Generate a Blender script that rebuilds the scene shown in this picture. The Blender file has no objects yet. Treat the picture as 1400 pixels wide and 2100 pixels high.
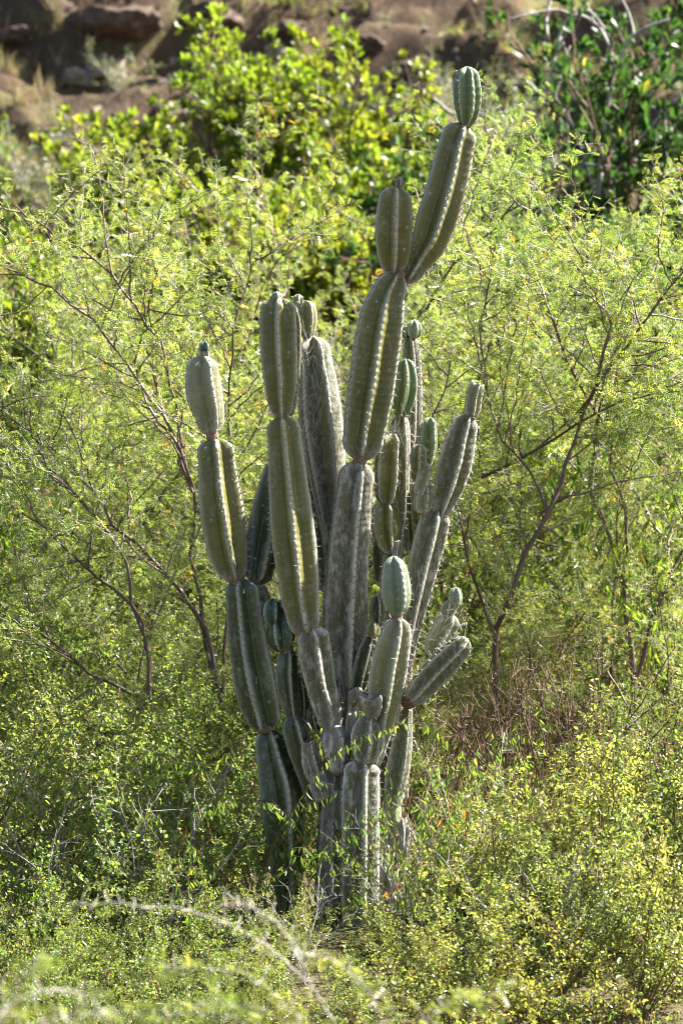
import bpy, math, random
import numpy as np
from mathutils import Vector, noise as mnoise

# ------------------------------------------------------------------ camera, sky, sun, exposure
S = bpy.context.scene
COL = S.collection
R = math.radians
SUN_EL, SUN_AZ = 48.0, 71.0          # azimuth measured from straight behind the cactus towards the right
DIST, CAMZ, K = 15.0, 1.7, 0.002     # metres to the cactus, eye height, metres per photo pixel at the cactus
cam = bpy.data.cameras.new('camera')
camo = bpy.data.objects.new('camera', cam); COL.objects.link(camo)
camo.location = (0, -DIST, CAMZ); camo.rotation_euler = (math.pi/2, 0, 0)
cam.sensor_fit = 'VERTICAL'; cam.sensor_height = 36; cam.sensor_width = 24
cam.lens = 18*DIST/(1050*K); cam.clip_start = 0.1; cam.clip_end = 2000
cam.dof.use_dof = True; cam.dof.focus_distance = DIST - 0.05; cam.dof.aperture_fstop = 3.2
S.camera = camo
W = bpy.data.worlds.new('World'); S.world = W; W.use_nodes = True
wn = W.node_tree.nodes
sky = wn.new('ShaderNodeTexSky'); sky.sky_type = 'NISHITA'; sky.sun_disc = False
sky.sun_elevation = R(SUN_EL); sky.sun_rotation = R(SUN_AZ); sky.air_density = 1.0; sky.dust_density = 2.5
W.node_tree.links.new(sky.outputs[0], wn['Background'].inputs[0]); wn['Background'].inputs[1].default_value = 0.05
sl = bpy.data.lights.new('sun', 'SUN'); sl.energy = 5.0; sl.angle = R(0.5); sl.color = (1, 0.95, 0.86)
so = bpy.data.objects.new('sun', sl); COL.objects.link(so)
sd = Vector((math.sin(R(SUN_AZ))*math.cos(R(SUN_EL)), math.cos(R(SUN_AZ))*math.cos(R(SUN_EL)), math.sin(R(SUN_EL))))
so.rotation_euler = sd.to_track_quat('Z', 'Y').to_euler()
S.view_settings.view_transform = 'Standard'; S.view_settings.look = 'None'
S.view_settings.gamma = 1; S.view_settings.exposure = 2.68
S.render.engine = 'CYCLES'
S.cycles.max_bounces = 7; S.cycles.diffuse_bounces = 2; S.cycles.glossy_bounces = 2
S.cycles.transmission_bounces = 5; S.cycles.transparent_max_bounces = 6
S.cycles.use_denoising = True; S.cycles.filter_width = 1.05
S.cycles.sample_clamp_indirect = 6

rng = random.Random(7)
nr = np.random.default_rng(7)

# ------------------------------------------------------------------ helpers
def sc(Y): return K*(Y+DIST)/DIST
def at(px, py, Y):
    s = sc(Y); return np.array(((px-700)*s, Y, CAMZ+(1050-py)*s))

def link(o, parent=None):
    COL.objects.link(o)
    if parent is not None: o.parent = parent
    return o
def tag(o, label=None, cat=None, group=None, kind=None):
    if label: o['label'] = label
    if cat: o['category'] = cat
    if group: o['group'] = group
    if kind: o['kind'] = kind
    return o
def empty(name, loc=(0,0,0), rz=0, scale=1):
    o = bpy.data.objects.new(name, None); o.location = loc; o.rotation_euler = (0,0,rz)
    o.scale = (scale,)*3 if not hasattr(scale,'__len__') else scale
    o.empty_display_size = .1
    return link(o)

def make_mesh(name, V, F, mats, fm=None, attrs=None, smooth=True):
    """V (n,3); F: list of (m,k) int arrays; fm: list of per-array material index (int or array)."""
    me = bpy.data.meshes.new(name)
    V = np.ascontiguousarray(V, dtype=np.float32)
    F = [f for f in F if len(f)]
    loops = np.concatenate([f.ravel() for f in F]).astype(np.int32)
    tot = np.concatenate([np.full(len(f), f.shape[1], np.int32) for f in F])
    start = np.concatenate(([0], np.cumsum(tot)[:-1])).astype(np.int32)
    me.vertices.add(len(V)); me.vertices.foreach_set('co', V.ravel())
    me.loops.add(len(loops)); me.loops.foreach_set('vertex_index', loops)
    me.polygons.add(len(tot)); me.polygons.foreach_set('loop_start', start); me.polygons.foreach_set('loop_total', tot)
    if fm is not None:
        mi = np.concatenate([np.broadcast_to(np.asarray(m, np.int32), (len(f),)) for f, m in zip(F, fm)])
        me.polygons.foreach_set('material_index', mi.astype(np.int32))
    me.polygons.foreach_set('use_smooth', np.full(len(tot), smooth))
    for m in mats: me.materials.append(m)
    for k, a in (attrs or {}).items():
        at_ = me.attributes.new(k, 'FLOAT', 'POINT'); at_.data.foreach_set('value', np.asarray(a, np.float32).ravel())
    me.update(calc_edges=True)
    return me
def mobj(name, me, parent=None): return link(bpy.data.objects.new(name, me), parent)

class Tubes:
    """Collects tapered tubes into one mesh."""
    def __init__(s): s.V=[]; s.Q=[]; s.T=[]; s.n=0; s.A=[]
    def add(s, pts, rad, sides=5, a=0.0):
        pts = np.asarray(pts, float); m = len(pts); rad = np.broadcast_to(np.asarray(rad, float), (m,))
        t = np.gradient(pts, axis=0); t /= np.linalg.norm(t, axis=1)[:,None]+1e-9
        ref = np.array((0.0,0,1)) if abs(t[0,2]) < .9 else np.array((1.0,0,0))
        u = np.cross(t, ref); u /= np.linalg.norm(u, axis=1)[:,None]+1e-9
        v = np.cross(t, u)
        th = np.arange(sides)*2*math.pi/sides
        ring = pts[:,None,:] + rad[:,None,None]*(np.cos(th)[None,:,None]*u[:,None,:]+np.sin(th)[None,:,None]*v[:,None,:])
        s.V.append(ring.reshape(-1,3)); s.V.append(pts[-1:]+t[-1:]*rad[-1])
        i = np.arange(m-1)[:,None]*sides; j = np.arange(sides)[None,:]; j2 = (j+1)%sides
        s.Q.append((s.n+np.stack([i+j, i+j2, i+sides+j2, i+sides+j], -1)).reshape(-1,4))
        b = s.n+(m-1)*sides; jj = np.arange(sides)
        s.T.append(np.stack([b+jj, b+(jj+1)%sides, np.full(sides, s.n+m*sides)], -1))
        s.n += m*sides+1; s.A.append(np.full(m*sides+1, a))
    def mesh(s, name, mat):
        return make_mesh(name, np.concatenate(s.V), [np.concatenate(s.Q), np.concatenate(s.T)], [mat], attrs={'tint': np.concatenate(s.A)})

def stamp(tv, tf, P, D, N, sz, wid=None):
    """Stamp a template (verts tv: x along, y across, z out) at every P with direction D and normal N."""
    P = np.asarray(P); D = np.asarray(D); N = np.asarray(N); sz = np.asarray(sz)
    D = D/(np.linalg.norm(D,axis=1)[:,None]+1e-9)
    B = np.cross(N, D); B /= np.linalg.norm(B,axis=1)[:,None]+1e-9
    N = np.cross(D, B)
    w = sz if wid is None else sz*wid
    V = P[:,None,:] + sz[:,None,None]*tv[None,:,0,None]*D[:,None,:] + w[:,None,None]*tv[None,:,1,None]*B[:,None,:] + sz[:,None,None]*tv[None,:,2,None]*N[:,None,:]
    k = len(tv); off = (np.arange(len(P))*k)[:,None,None]
    return V.reshape(-1,3), [ (f[None]+off).reshape(-1, f.shape[1]) for f in tf ]

# ------------------------------------------------------------------ materials
def newmat(name):
    m = bpy.data.materials.new(name); m.use_nodes = True
    nt = m.node_tree; nt.nodes.clear()
    return m, nt, nt.nodes, nt.links
def node(nt, t, **kw):
    n = nt.nodes.new(t)
    for k, v in kw.items():
        if k.startswith('i_'):
            n.inputs[k[2:].replace('_',' ')].default_value = v
        else: setattr(n, k, v)
    return n
def ramp(nt, stops, interp='LINEAR'):
    n = nt.nodes.new('ShaderNodeValToRGB'); e = n.color_ramp; e.interpolation = interp
    while len(e.elements) < len(stops): e.elements.new(0.5)
    for el, (p, c) in zip(e.elements, stops): el.position = p; el.color = (*c, 1) if len(c) == 3 else c
    return n
def mixc(nt, fac, a, b, mode='MIX'):
    n = nt.nodes.new('ShaderNodeMix'); n.data_type = 'RGBA'; n.blend_type = mode
    for sock, v in ((n.inputs[0], fac), (n.inputs[6], a), (n.inputs[7], b)):
        if hasattr(v, 'is_linked') or isinstance(v, bpy.types.NodeSocket): nt.links.new(v, sock)
        elif isinstance(v, (int, float)): sock.default_value = v
        else: sock.default_value = (*v, 1)
    return n.outputs[2]
def math_(nt, op, a, b=0.0, c=None, clamp=False):
    n = nt.nodes.new('ShaderNodeMath'); n.operation = op; n.use_clamp = clamp
    for i, v in enumerate((a, b) if c is None else (a, b, c)):
        if isinstance(v, bpy.types.NodeSocket): nt.links.new(v, n.inputs[i])
        else: n.inputs[i].default_value = v
    return n.outputs[0]
def attr(nt, name):
    n = nt.nodes.new('ShaderNodeAttribute'); n.attribute_name = name; return n.outputs['Fac']
def noise(nt, scale, detail=4, rough=.55, vec=None):
    n = nt.nodes.new('ShaderNodeTexNoise'); n.inputs['Scale'].default_value = scale
    n.inputs['Detail'].default_value = detail; n.inputs['Roughness'].default_value = rough
    if vec is not None: nt.links.new(vec, n.inputs['Vector'])
    return n.outputs['Fac']

def leaf_mat(name, stops, trans=.5, rough=.38, trans_gain=(2.6,2.45,1.4), spec=.5):
    m, nt, N, L = newmat(name)
    cr = ramp(nt, stops); L.new(attr(nt, 'tint'), cr.inputs[0])
    col = cr.outputs[0]
    oi = node(nt, 'ShaderNodeObjectInfo'); tc = node(nt, 'ShaderNodeTexCoord')
    vr = ramp(nt, [(0,(.80,.90,.85)),(.5,(1,1,1)),(1,(1.0,.93,.80))]); L.new(oi.outputs['Random'], vr.inputs[0])
    col = mixc(nt, 1.0, col, vr.outputs[0], 'MULTIPLY')
    cl = ramp(nt, [(.34,(.62,.80,.72)),(.5,(1,1,1)),(.66,(1.0,.92,.80))]); L.new(noise(nt, 3.2, 3, .6, tc.outputs['Object']), cl.inputs[0])
    col = mixc(nt, .9, col, cl.outputs[0], 'MULTIPLY')
    p = node(nt, 'ShaderNodeBsdfPrincipled'); L.new(col, p.inputs['Base Color'])
    p.inputs['Roughness'].default_value = rough; p.inputs['Specular IOR Level'].default_value = spec
    t = node(nt, 'ShaderNodeBsdfTranslucent')
    L.new(mixc(nt, 1.0, col, trans_gain, 'MULTIPLY'), t.inputs['Color'])
    mx = node(nt, 'ShaderNodeMixShader'); mx.inputs[0].default_value = trans
    L.new(p.outputs[0], mx.inputs[1]); L.new(t.outputs[0], mx.inputs[2])
    o = node(nt, 'ShaderNodeOutputMaterial'); L.new(mx.outputs[0], o.inputs[0])
    return m

def simple_mat(name, c1, c2, scale=30, rough=.8, bump=.3, spec=.2, c3=None):
    m, nt, N, L = newmat(name)
    tc = node(nt, 'ShaderNodeTexCoord')
    f = noise(nt, scale, 6, .65, tc.outputs['Object'])
    st = [(.3, c1), (.7, c2)] if c3 is None else [(.3, c1), (.52, c2), (.72, c3)]
    cr = ramp(nt, st); L.new(f, cr.inputs[0])
    p = node(nt, 'ShaderNodeBsdfPrincipled'); L.new(cr.outputs[0], p.inputs['Base Color'])
    p.inputs['Roughness'].default_value = rough; p.inputs['Specular IOR Level'].default_value = spec
    if bump:
        b = node(nt, 'ShaderNodeBump'); b.inputs['Strength'].default_value = bump; b.inputs['Distance'].default_value = .01
        L.new(f, b.inputs['Height']); L.new(b.outputs[0], p.inputs['Normal'])
    o = node(nt, 'ShaderNodeOutputMaterial'); L.new(p.outputs[0], o.inputs[0])
    return m

M = {}
M['acacia_leaf'] = leaf_mat('acacia_leaf', [(0,(.075,.118,.030)),(.45,(.135,.178,.052)),(.9,(.205,.23,.082)),(.97,(.26,.22,.04)),(1,(.40,.20,.02))], .54, .33)
M['small_leaf'] = leaf_mat('small_leaf', [(0,(.055,.10,.024)),(.5,(.105,.155,.040)),(.9,(.18,.21,.06)),(.98,(.26,.22,.04)),(1,(.36,.15,.03))], .5, .36)
M['pale_leaf'] = leaf_mat('pale_leaf', [(0,(.085,.11,.03)),(.5,(.15,.175,.05)),(.92,(.22,.23,.075)),(.985,(.30,.24,.05)),(1,(.40,.14,.03))], .5, .28)
M['vine_leaf'] = leaf_mat('vine_leaf', [(0,(.05,.10,.016)),(.55,(.085,.14,.022)),(.85,(.14,.18,.03)),(.95,(.30,.22,.03)),(1,(.42,.12,.02))], .5, .33)
M['bright_leaf'] = leaf_mat('bright_leaf', [(0,(.075,.115,.012)),(.6,(.125,.165,.020)),(.95,(.185,.20,.032)),(1,(.30,.24,.03))], .52, .36)
M['dark_leaf'] = leaf_mat('dark_leaf', [(0,(.018,.045,.014)),(.6,(.032,.07,.018)),(.93,(.065,.11,.022)),(1,(.20,.19,.03))], .38, .42, spec=.3)
M['dull_leaf'] = leaf_mat('dull_leaf', [(0,(.055,.075,.03)),(.6,(.095,.115,.045)),(1,(.15,.15,.06))], .42, .4)
M['straw'] = leaf_mat('straw', [(0,(.20,.15,.075)),(.6,(.30,.235,.12)),(1,(.40,.33,.19))], .35, .6, (1.1,1,.8), .2)
M['bark'] = None
def bark_mat():
    m, nt, N, L = newmat('acacia_bark')
    tc = node(nt, 'ShaderNodeTexCoord'); f = noise(nt, 60, 5, .65, tc.outputs['Object'])
    a = mixc(nt, f, (.035,.018,.013), (.15,.095,.075)); b = mixc(nt, f, (.16,.125,.105), (.42,.37,.33))  # limbs dark, twigs paler: the sunlit whiteness of twigs is painted in
    p = node(nt, 'ShaderNodeBsdfPrincipled'); L.new(mixc(nt, attr(nt,'tint'), a, b), p.inputs['Base Color']); p.inputs['Roughness'].default_value = .55; p.inputs['Specular IOR Level'].default_value = .4
    o = node(nt, 'ShaderNodeOutputMaterial'); L.new(p.outputs[0], o.inputs[0]); return m
M['bark'] = bark_mat()
M['grey_bark'] = simple_mat('grey_bark', (.16,.15,.14), (.33,.31,.29), 40, .8, .3)
M['brown_twig'] = simple_mat('brown_twig', (.06,.038,.024), (.17,.11,.07), 60, .75, .3)
M['thorn'] = simple_mat('thorn', (.38,.34,.28), (.55,.50,.43), 50, .5, 0, .4)
M['flower'] = simple_mat('flower_puff', (.62,.26,.015), (.75,.38,.02), 90, .9, .3)
M['spine'] = simple_mat('spine', (.42,.36,.26), (.60,.54,.42), 80, .5, 0, .3)
M['areole'] = simple_mat('areole', (.03,.025,.022), (.16,.15,.14), 200, .9, 0)
M['web'] = simple_mat('spider_silk', (.70,.70,.68), (.80,.80,.78), 50, .5, 0, .5)
M['rock'] = simple_mat('rock', (.07,.055,.045), (.19,.155,.125), 4.5, .9, 1.0, .2, (.36,.32,.28))
M['dark_rock'] = simple_mat('dark_rock', (.028,.02,.016), (.075,.05,.038), 4.0, .9, 1.0, .2, (.15,.11,.085))

def cactus_mat(name, ca, cb, grey=.35, crestw=.6, greycol=(.19,.18,.15), rough=.38, crest_mix=.8, white=.15):
    """Waxy green skin that corks over to grey: amount grows towards the rib crests and the base of a joint."""
    m, nt, N, L = newmat(name)
    tc = node(nt, 'ShaderNodeTexCoord'); oi = node(nt, 'ShaderNodeObjectInfo')
    add = node(nt, 'ShaderNodeVectorMath', operation='ADD'); L.new(tc.outputs['Object'], add.inputs[0])
    L.new(oi.outputs['Random'], add.inputs[1]); vec = add.outputs[0]
    crest = attr(nt, 'crest'); tpos = attr(nt, 'along')
    n1 = noise(nt, 6, 4, .55, vec); mp = node(nt, 'ShaderNodeMapping'); mp.inputs['Scale'].default_value = (1,1,.38); L.new(vec, mp.inputs[0]); n2 = noise(nt, 60, 6, .7, mp.outputs[0]); n3 = noise(nt, 220, 3, .6, vec)
    r1 = ramp(nt, [(.32, ca), (.68, cb)]); L.new(n1, r1.inputs[0])
    col = r1.outputs[0]
    # growth bands across the flanks
    bands = math_(nt, 'SINE', math_(nt, 'MULTIPLY', attr(nt, 'dist'), 6.2832/.03))
    col = mixc(nt, math_(nt, 'MULTIPLY_ADD', bands, .05, .05), col, tuple(min(1,c*1.45+.01) for c in cb))
    # fine grey corking, streaky
    g = math_(nt, 'ADD', math_(nt, 'MULTIPLY', n2, .9), math_(nt, 'MULTIPLY', n3, .45))
    g = math_(nt, 'ADD', g, math_(nt, 'MULTIPLY', math_(nt, 'POWER', crest, 9.0), crestw*.6))
    g = math_(nt, 'ADD', g, math_(nt, 'MULTIPLY', math_(nt, 'POWER', math_(nt, 'SUBTRACT', 1.0, tpos), 10.0), .35))
    gr = node(nt, 'ShaderNodeMapRange'); gr.inputs[1].default_value = 1.0-grey; gr.inputs[2].default_value = 1.17-grey
    L.new(g, gr.inputs[0])
    col = mixc(nt, gr.outputs[0], col, mixc(nt, n3, tuple(c*.45 for c in greycol), tuple(min(1,c*1.5) for c in greycol)))
    sc1 = node(nt, 'ShaderNodeMapRange'); sc1.inputs[1].default_value = .60; sc1.inputs[2].default_value = .68; L.new(noise(nt, 17, 6, .75, mp.outputs[0]), sc1.inputs[0])
    col = mixc(nt, math_(nt,'MULTIPLY', sc1.outputs[0], .55), col, mixc(nt, n3, (.10,.075,.05), (.27,.25,.21)))
    wm = node(nt, 'ShaderNodeMapRange'); wm.inputs[1].default_value = .53; wm.inputs[2].default_value = .62; L.new(noise(nt, 30, 7, .72, mp.outputs[0]), wm.inputs[0])
    col = mixc(nt, math_(nt,'MULTIPLY', wm.outputs[0], white), col, mixc(nt, n3, (.28,.265,.235), (.58,.56,.51)))
    cl = math_(nt, 'MULTIPLY', math_(nt, 'POWER', crest, 9.0), math_(nt, 'MULTIPLY_ADD', n2, 1.4, .3), clamp=True)
    col = mixc(nt, math_(nt, 'MULTIPLY', cl, crest_mix), col, (.64,.62,.54))  # pale corky crest, whitened further to paint in the sunlit rim
    # pale ring scars and pin-prick dots
    vo = node(nt, 'ShaderNodeTexVoronoi'); vo.inputs['Scale'].default_value = 24; L.new(vec, vo.inputs['Vector'])
    pick = math_(nt, 'GREATER_THAN', node_sep(nt, vo.outputs['Color']), .62)
    rr = ramp(nt, [(.0,(.6,.6,.6)),(.05,(.15,.15,.15)),(.10,(.25,.25,.25)),(.14,(1,1,1)),(.17,(0,0,0)),(1,(0,0,0))]); L.new(vo.outputs['Distance'], rr.inputs[0])
    col = mixc(nt, math_(nt, 'MULTIPLY', math_(nt, 'MULTIPLY', rr.outputs[0], pick), .75), col, (.40,.38,.33))
    vo2 = node(nt, 'ShaderNodeTexVoronoi'); vo2.inputs['Scale'].default_value = 75; L.new(vec, vo2.inputs['Vector'])
    pk2 = math_(nt, 'MULTIPLY', math_(nt, 'LESS_THAN', vo2.outputs['Distance'], .16), math_(nt, 'GREATER_THAN', node_sep(nt, vo2.outputs['Color']), .72))
    col = mixc(nt, math_(nt, 'MULTIPLY', pk2, .7), col, (.46,.44,.38))
    vo3 = node(nt, 'ShaderNodeTexVoronoi'); vo3.inputs['Scale'].default_value = 40; L.new(vec, vo3.inputs['Vector'])
    pk3 = math_(nt, 'MULTIPLY', math_(nt, 'LESS_THAN', vo3.outputs['Distance'], .12), math_(nt, 'GREATER_THAN', node_sep(nt, vo3.outputs['Color']), .85))
    col = mixc(nt, math_(nt, 'MULTIPLY', pk3, .8), col, (.035,.03,.025))
    # reddish cork in the joint
    jr = math_(nt, 'MULTIPLY', math_(nt, 'LESS_THAN', tpos, .022), math_(nt, 'GREATER_THAN', n2, .42))
    col = mixc(nt, math_(nt, 'MULTIPLY', jr, .6), col, (.20,.125,.085))
    p = node(nt, 'ShaderNodeBsdfPrincipled'); L.new(col, p.inputs['Base Color'])
    ro = node(nt, 'ShaderNodeMapRange'); ro.inputs[3].default_value = rough; ro.inputs[4].default_value = .85
    L.new(gr.outputs[0], ro.inputs[0]); L.new(ro.outputs[0], p.inputs['Roughness'])
    p.inputs['Specular IOR Level'].default_value = .45
    b = node(nt, 'ShaderNodeBump'); b.inputs['Strength'].default_value = .6; b.inputs['Distance'].default_value = .004
    hh = math_(nt, 'ADD', math_(nt, 'MULTIPLY', gr.outputs[0], math_(nt, 'ADD', n3, n2)), math_(nt, 'MULTIPLY', bands, .06))
    L.new(hh, b.inputs['Height']); L.new(b.outputs[0], p.inputs['Normal'])
    o = node(nt, 'ShaderNodeOutputMaterial'); L.new(p.outputs[0], o.inputs[0])
    return m
def node_sep(nt, col):
    n = nt.nodes.new('ShaderNodeSeparateColor'); nt.links.new(col, n.inputs[0]); return n.outputs[0]

M['olive'] = cactus_mat('cactus_olive', (0.066,0.068,0.011), (0.108,0.100,0.019), .20)
M['green'] = cactus_mat('cactus_green', (0.0468,0.0819,0.0234), (0.0741,0.117,0.0351), .10, .4)
M['dark'] = cactus_mat('cactus_dark_shaded', (0.0218,0.0359,0.0117), (0.0351,0.0484,0.0179), .14)  # dark green, darkened further to paint in the shade on these stems
M['blue'] = cactus_mat('cactus_blue_green', (.10,.135,.08), (.135,.17,.105), .05, .35, (.30,.33,.28))
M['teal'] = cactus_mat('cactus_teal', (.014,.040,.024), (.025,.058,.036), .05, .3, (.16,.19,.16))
M['mid'] = cactus_mat('cactus_mid', (0.0585,0.064,0.0172), (0.0858,0.0842,0.025), .36)
M['grey'] = cactus_mat('cactus_grey', (0.0624,0.0624,0.0234), (0.0936,0.0874,0.0374), .38, .5, (.20,.19,.155), white=.55)
M['bark_grey'] = cactus_mat('cactus_bark', (0.0585,0.0585,0.0312), (0.0936,0.0858,0.0546), .52, .4, (.19,.175,.145), white=.75)
M['pale'] = cactus_mat('cactus_pale', (0.117,0.1209,0.0507), (0.1638,0.1599,0.078), .28, .5, (.27,.26,.22))
M['cork'] = simple_mat('cork', (.11,.075,.055), (.24,.17,.13), 90, .95, .6)
M['wound'] = simple_mat('wound', (.07,.035,.022), (.22,.12,.08), 70, .95, .8)

# ------------------------------------------------------------------ terrain
def ground(x, y):
    if y < -2: z = -.35 + .35*min(1, (-2-y)/11.0)
    elif y < 9: z = -.35 + (y+2)*.205
    else: z = 1.905 + (y-9)*.42 + .5*(max(0, min(1,(y-15)/3.0))) + max(0, y-18)*.22
    z += .10*mnoise.noise(Vector((x*.5, y*.5, 3.1))) + .04*mnoise.noise(Vector((x*1.7, y*1.7, 9)))
    if y > 11:
        a = min(1, (y-11)/4)
        n = mnoise.fractal(Vector((x*.30+4, y*.5, 1.7)), 1.0, 2.1, 5)
        z += a*.75*n + a*.10*mnoise.noise(Vector((x*2.2,y*2.2,4))) + a*.06*mnoise.noise(Vector((x*5.1,y*5.1,8)))
        # little eroded banks
        st = y*.75 + 1.5*mnoise.noise(Vector((x*.28, y*.16, 7))) + .35*mnoise.noise(Vector((x*1.1, y*.8, 2)))
        f = st-math.floor(st); w = .62+.25*mnoise.noise(Vector((x*.5, math.floor(st)*3.1, 1)))
        u = max(0.0, min(1.0, (f-w)/.16)); u = u*u*(3-2*u)
        z += a*(.72+.3*mnoise.noise(Vector((x*.4, math.floor(st), 5))))*(u-f)
    return z
xs = np.unique(np.concatenate([np.linspace(-9, 9, 200), np.linspace(-60,-9,30), np.linspace(9,60,30)]))
ys = np.unique(np.concatenate([np.linspace(-40,-4,20), np.linspace(-4, 11, 60), np.linspace(11, 26, 260), np.linspace(26, 120, 50)]))
gv = np.array([(x, y, ground(x, y)) for y in ys for x in xs])
nx = len(xs); ii, jj = np.meshgrid(np.arange(len(ys)-1), np.arange(nx-1), indexing='ij')
gq = np.stack([ii*nx+jj, ii*nx+jj+1, (ii+1)*nx+jj+1, (ii+1)*nx+jj], -1).reshape(-1,4)
def soil_mat():
    m, nt, N, L = newmat('hillside_soil')
    tc = node(nt, 'ShaderNodeTexCoord'); v = tc.outputs['Object']
    n1 = noise(nt, .9, 6, .6, v); n2 = noise(nt, 7, 6, .65, v); n3 = noise(nt, 40, 4, .7, v)
    r1 = ramp(nt, [(.34,(.020,.014,.010)),(.47,(.042,.029,.020)),(.60,(.078,.056,.036)),(.74,(.125,.10,.064))]); L.new(math_(nt,'MULTIPLY_ADD', n2, .5, math_(nt,'MULTIPLY',n1,.5)), r1.inputs[0])
    col = mixc(nt, math_(nt,'MULTIPLY', n3, .5), r1.outputs[0], (.12,.08,.055))
    gr = node(nt, 'ShaderNodeMapRange'); gr.inputs[1].default_value=.52; gr.inputs[2].default_value=.62; L.new(noise(nt, 1.6, 5, .7, v), gr.inputs[0])
    col = mixc(nt, math_(nt,'MULTIPLY', gr.outputs[0], .55), col, (.13,.125,.05))
    sep = node(nt, 'ShaderNodeSeparateXYZ'); L.new(v, sep.inputs[0])
    lit = node(nt, 'ShaderNodeMapRange'); lit.inputs[1].default_value=12.5; lit.inputs[2].default_value=9.5; L.new(math_(nt,'MULTIPLY_ADD', n1, 2.0, sep.outputs[1]), lit.inputs[0])
    lcol = mixc(nt, n3, (.045,.042,.022), (.12,.095,.05))
    lcol = mixc(nt, gr.outputs[0], lcol, (.06,.075,.022))
    col = mixc(nt, math_(nt,'MULTIPLY', lit.outputs[0], .9), col, lcol)
    p = node(nt, 'ShaderNodeBsdfPrincipled'); L.new(col, p.inputs['Base Color']); p.inputs['Roughness'].default_value=.95; p.inputs['Specular IOR Level'].default_value=.1
    b = node(nt, 'ShaderNodeBump'); b.inputs['Strength'].default_value=.9; b.inputs['Distance'].default_value=.06
    L.new(math_(nt,'ADD', n2, math_(nt,'MULTIPLY', n3, .4)), b.inputs['Height']); L.new(b.outputs[0], p.inputs['Normal'])
    o = node(nt, 'ShaderNodeOutputMaterial'); L.new(p.outputs[0], o.inputs[0]); return m
g = mobj('ground', make_mesh('ground', gv, [gq], [soil_mat()])); tag(g, 'dry reddish brown earth rising into a hillside', 'ground', kind='structure')

# ------------------------------------------------------------------ the cactus
def catmull(P, n):
    P = np.asarray(P, float); d = np.concatenate(([0], np.cumsum(np.linalg.norm(np.diff(P[:,:2],axis=0),axis=1)+1e-6)))
    t = np.linspace(0, d[-1], n); out = np.empty((n, P.shape[1]))
    # monotone-ish cubic hermite
    m = np.zeros_like(P); m[1:-1] = (P[2:]-P[:-2])/(d[2:]-d[:-2])[:,None]; m[0]=(P[1]-P[0])/(d[1]-d[0]); m[-1]=(P[-1]-P[-2])/(d[-1]-d[-2])
    k = np.clip(np.searchsorted(d, t, side='right')-1, 0, len(d)-2); h = (d[k+1]-d[k]); u = (t-d[k])/h
    u=u[:,None]; h=h[:,None]
    out = (2*u**3-3*u**2+1)*P[k]+(u**3-2*u**2+u)*h*m[k]+(-2*u**3+3*u**2)*P[k+1]+(u**3-u**2)*h*m[k+1]
    return out, t
DEPTH = {3:.58, 4:.56, 5:.50, 6:.44, 7:.36}
cactus = empty('columnar_cactus', tuple(at(690, 1900, 0)))
tag(cactus, 'tall branching columnar cactus with ribbed olive and grey jointed stems', 'cactus')
bpy.context.view_layer.update()
C0 = np.array(cactus.location)
SPN = [0]
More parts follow.
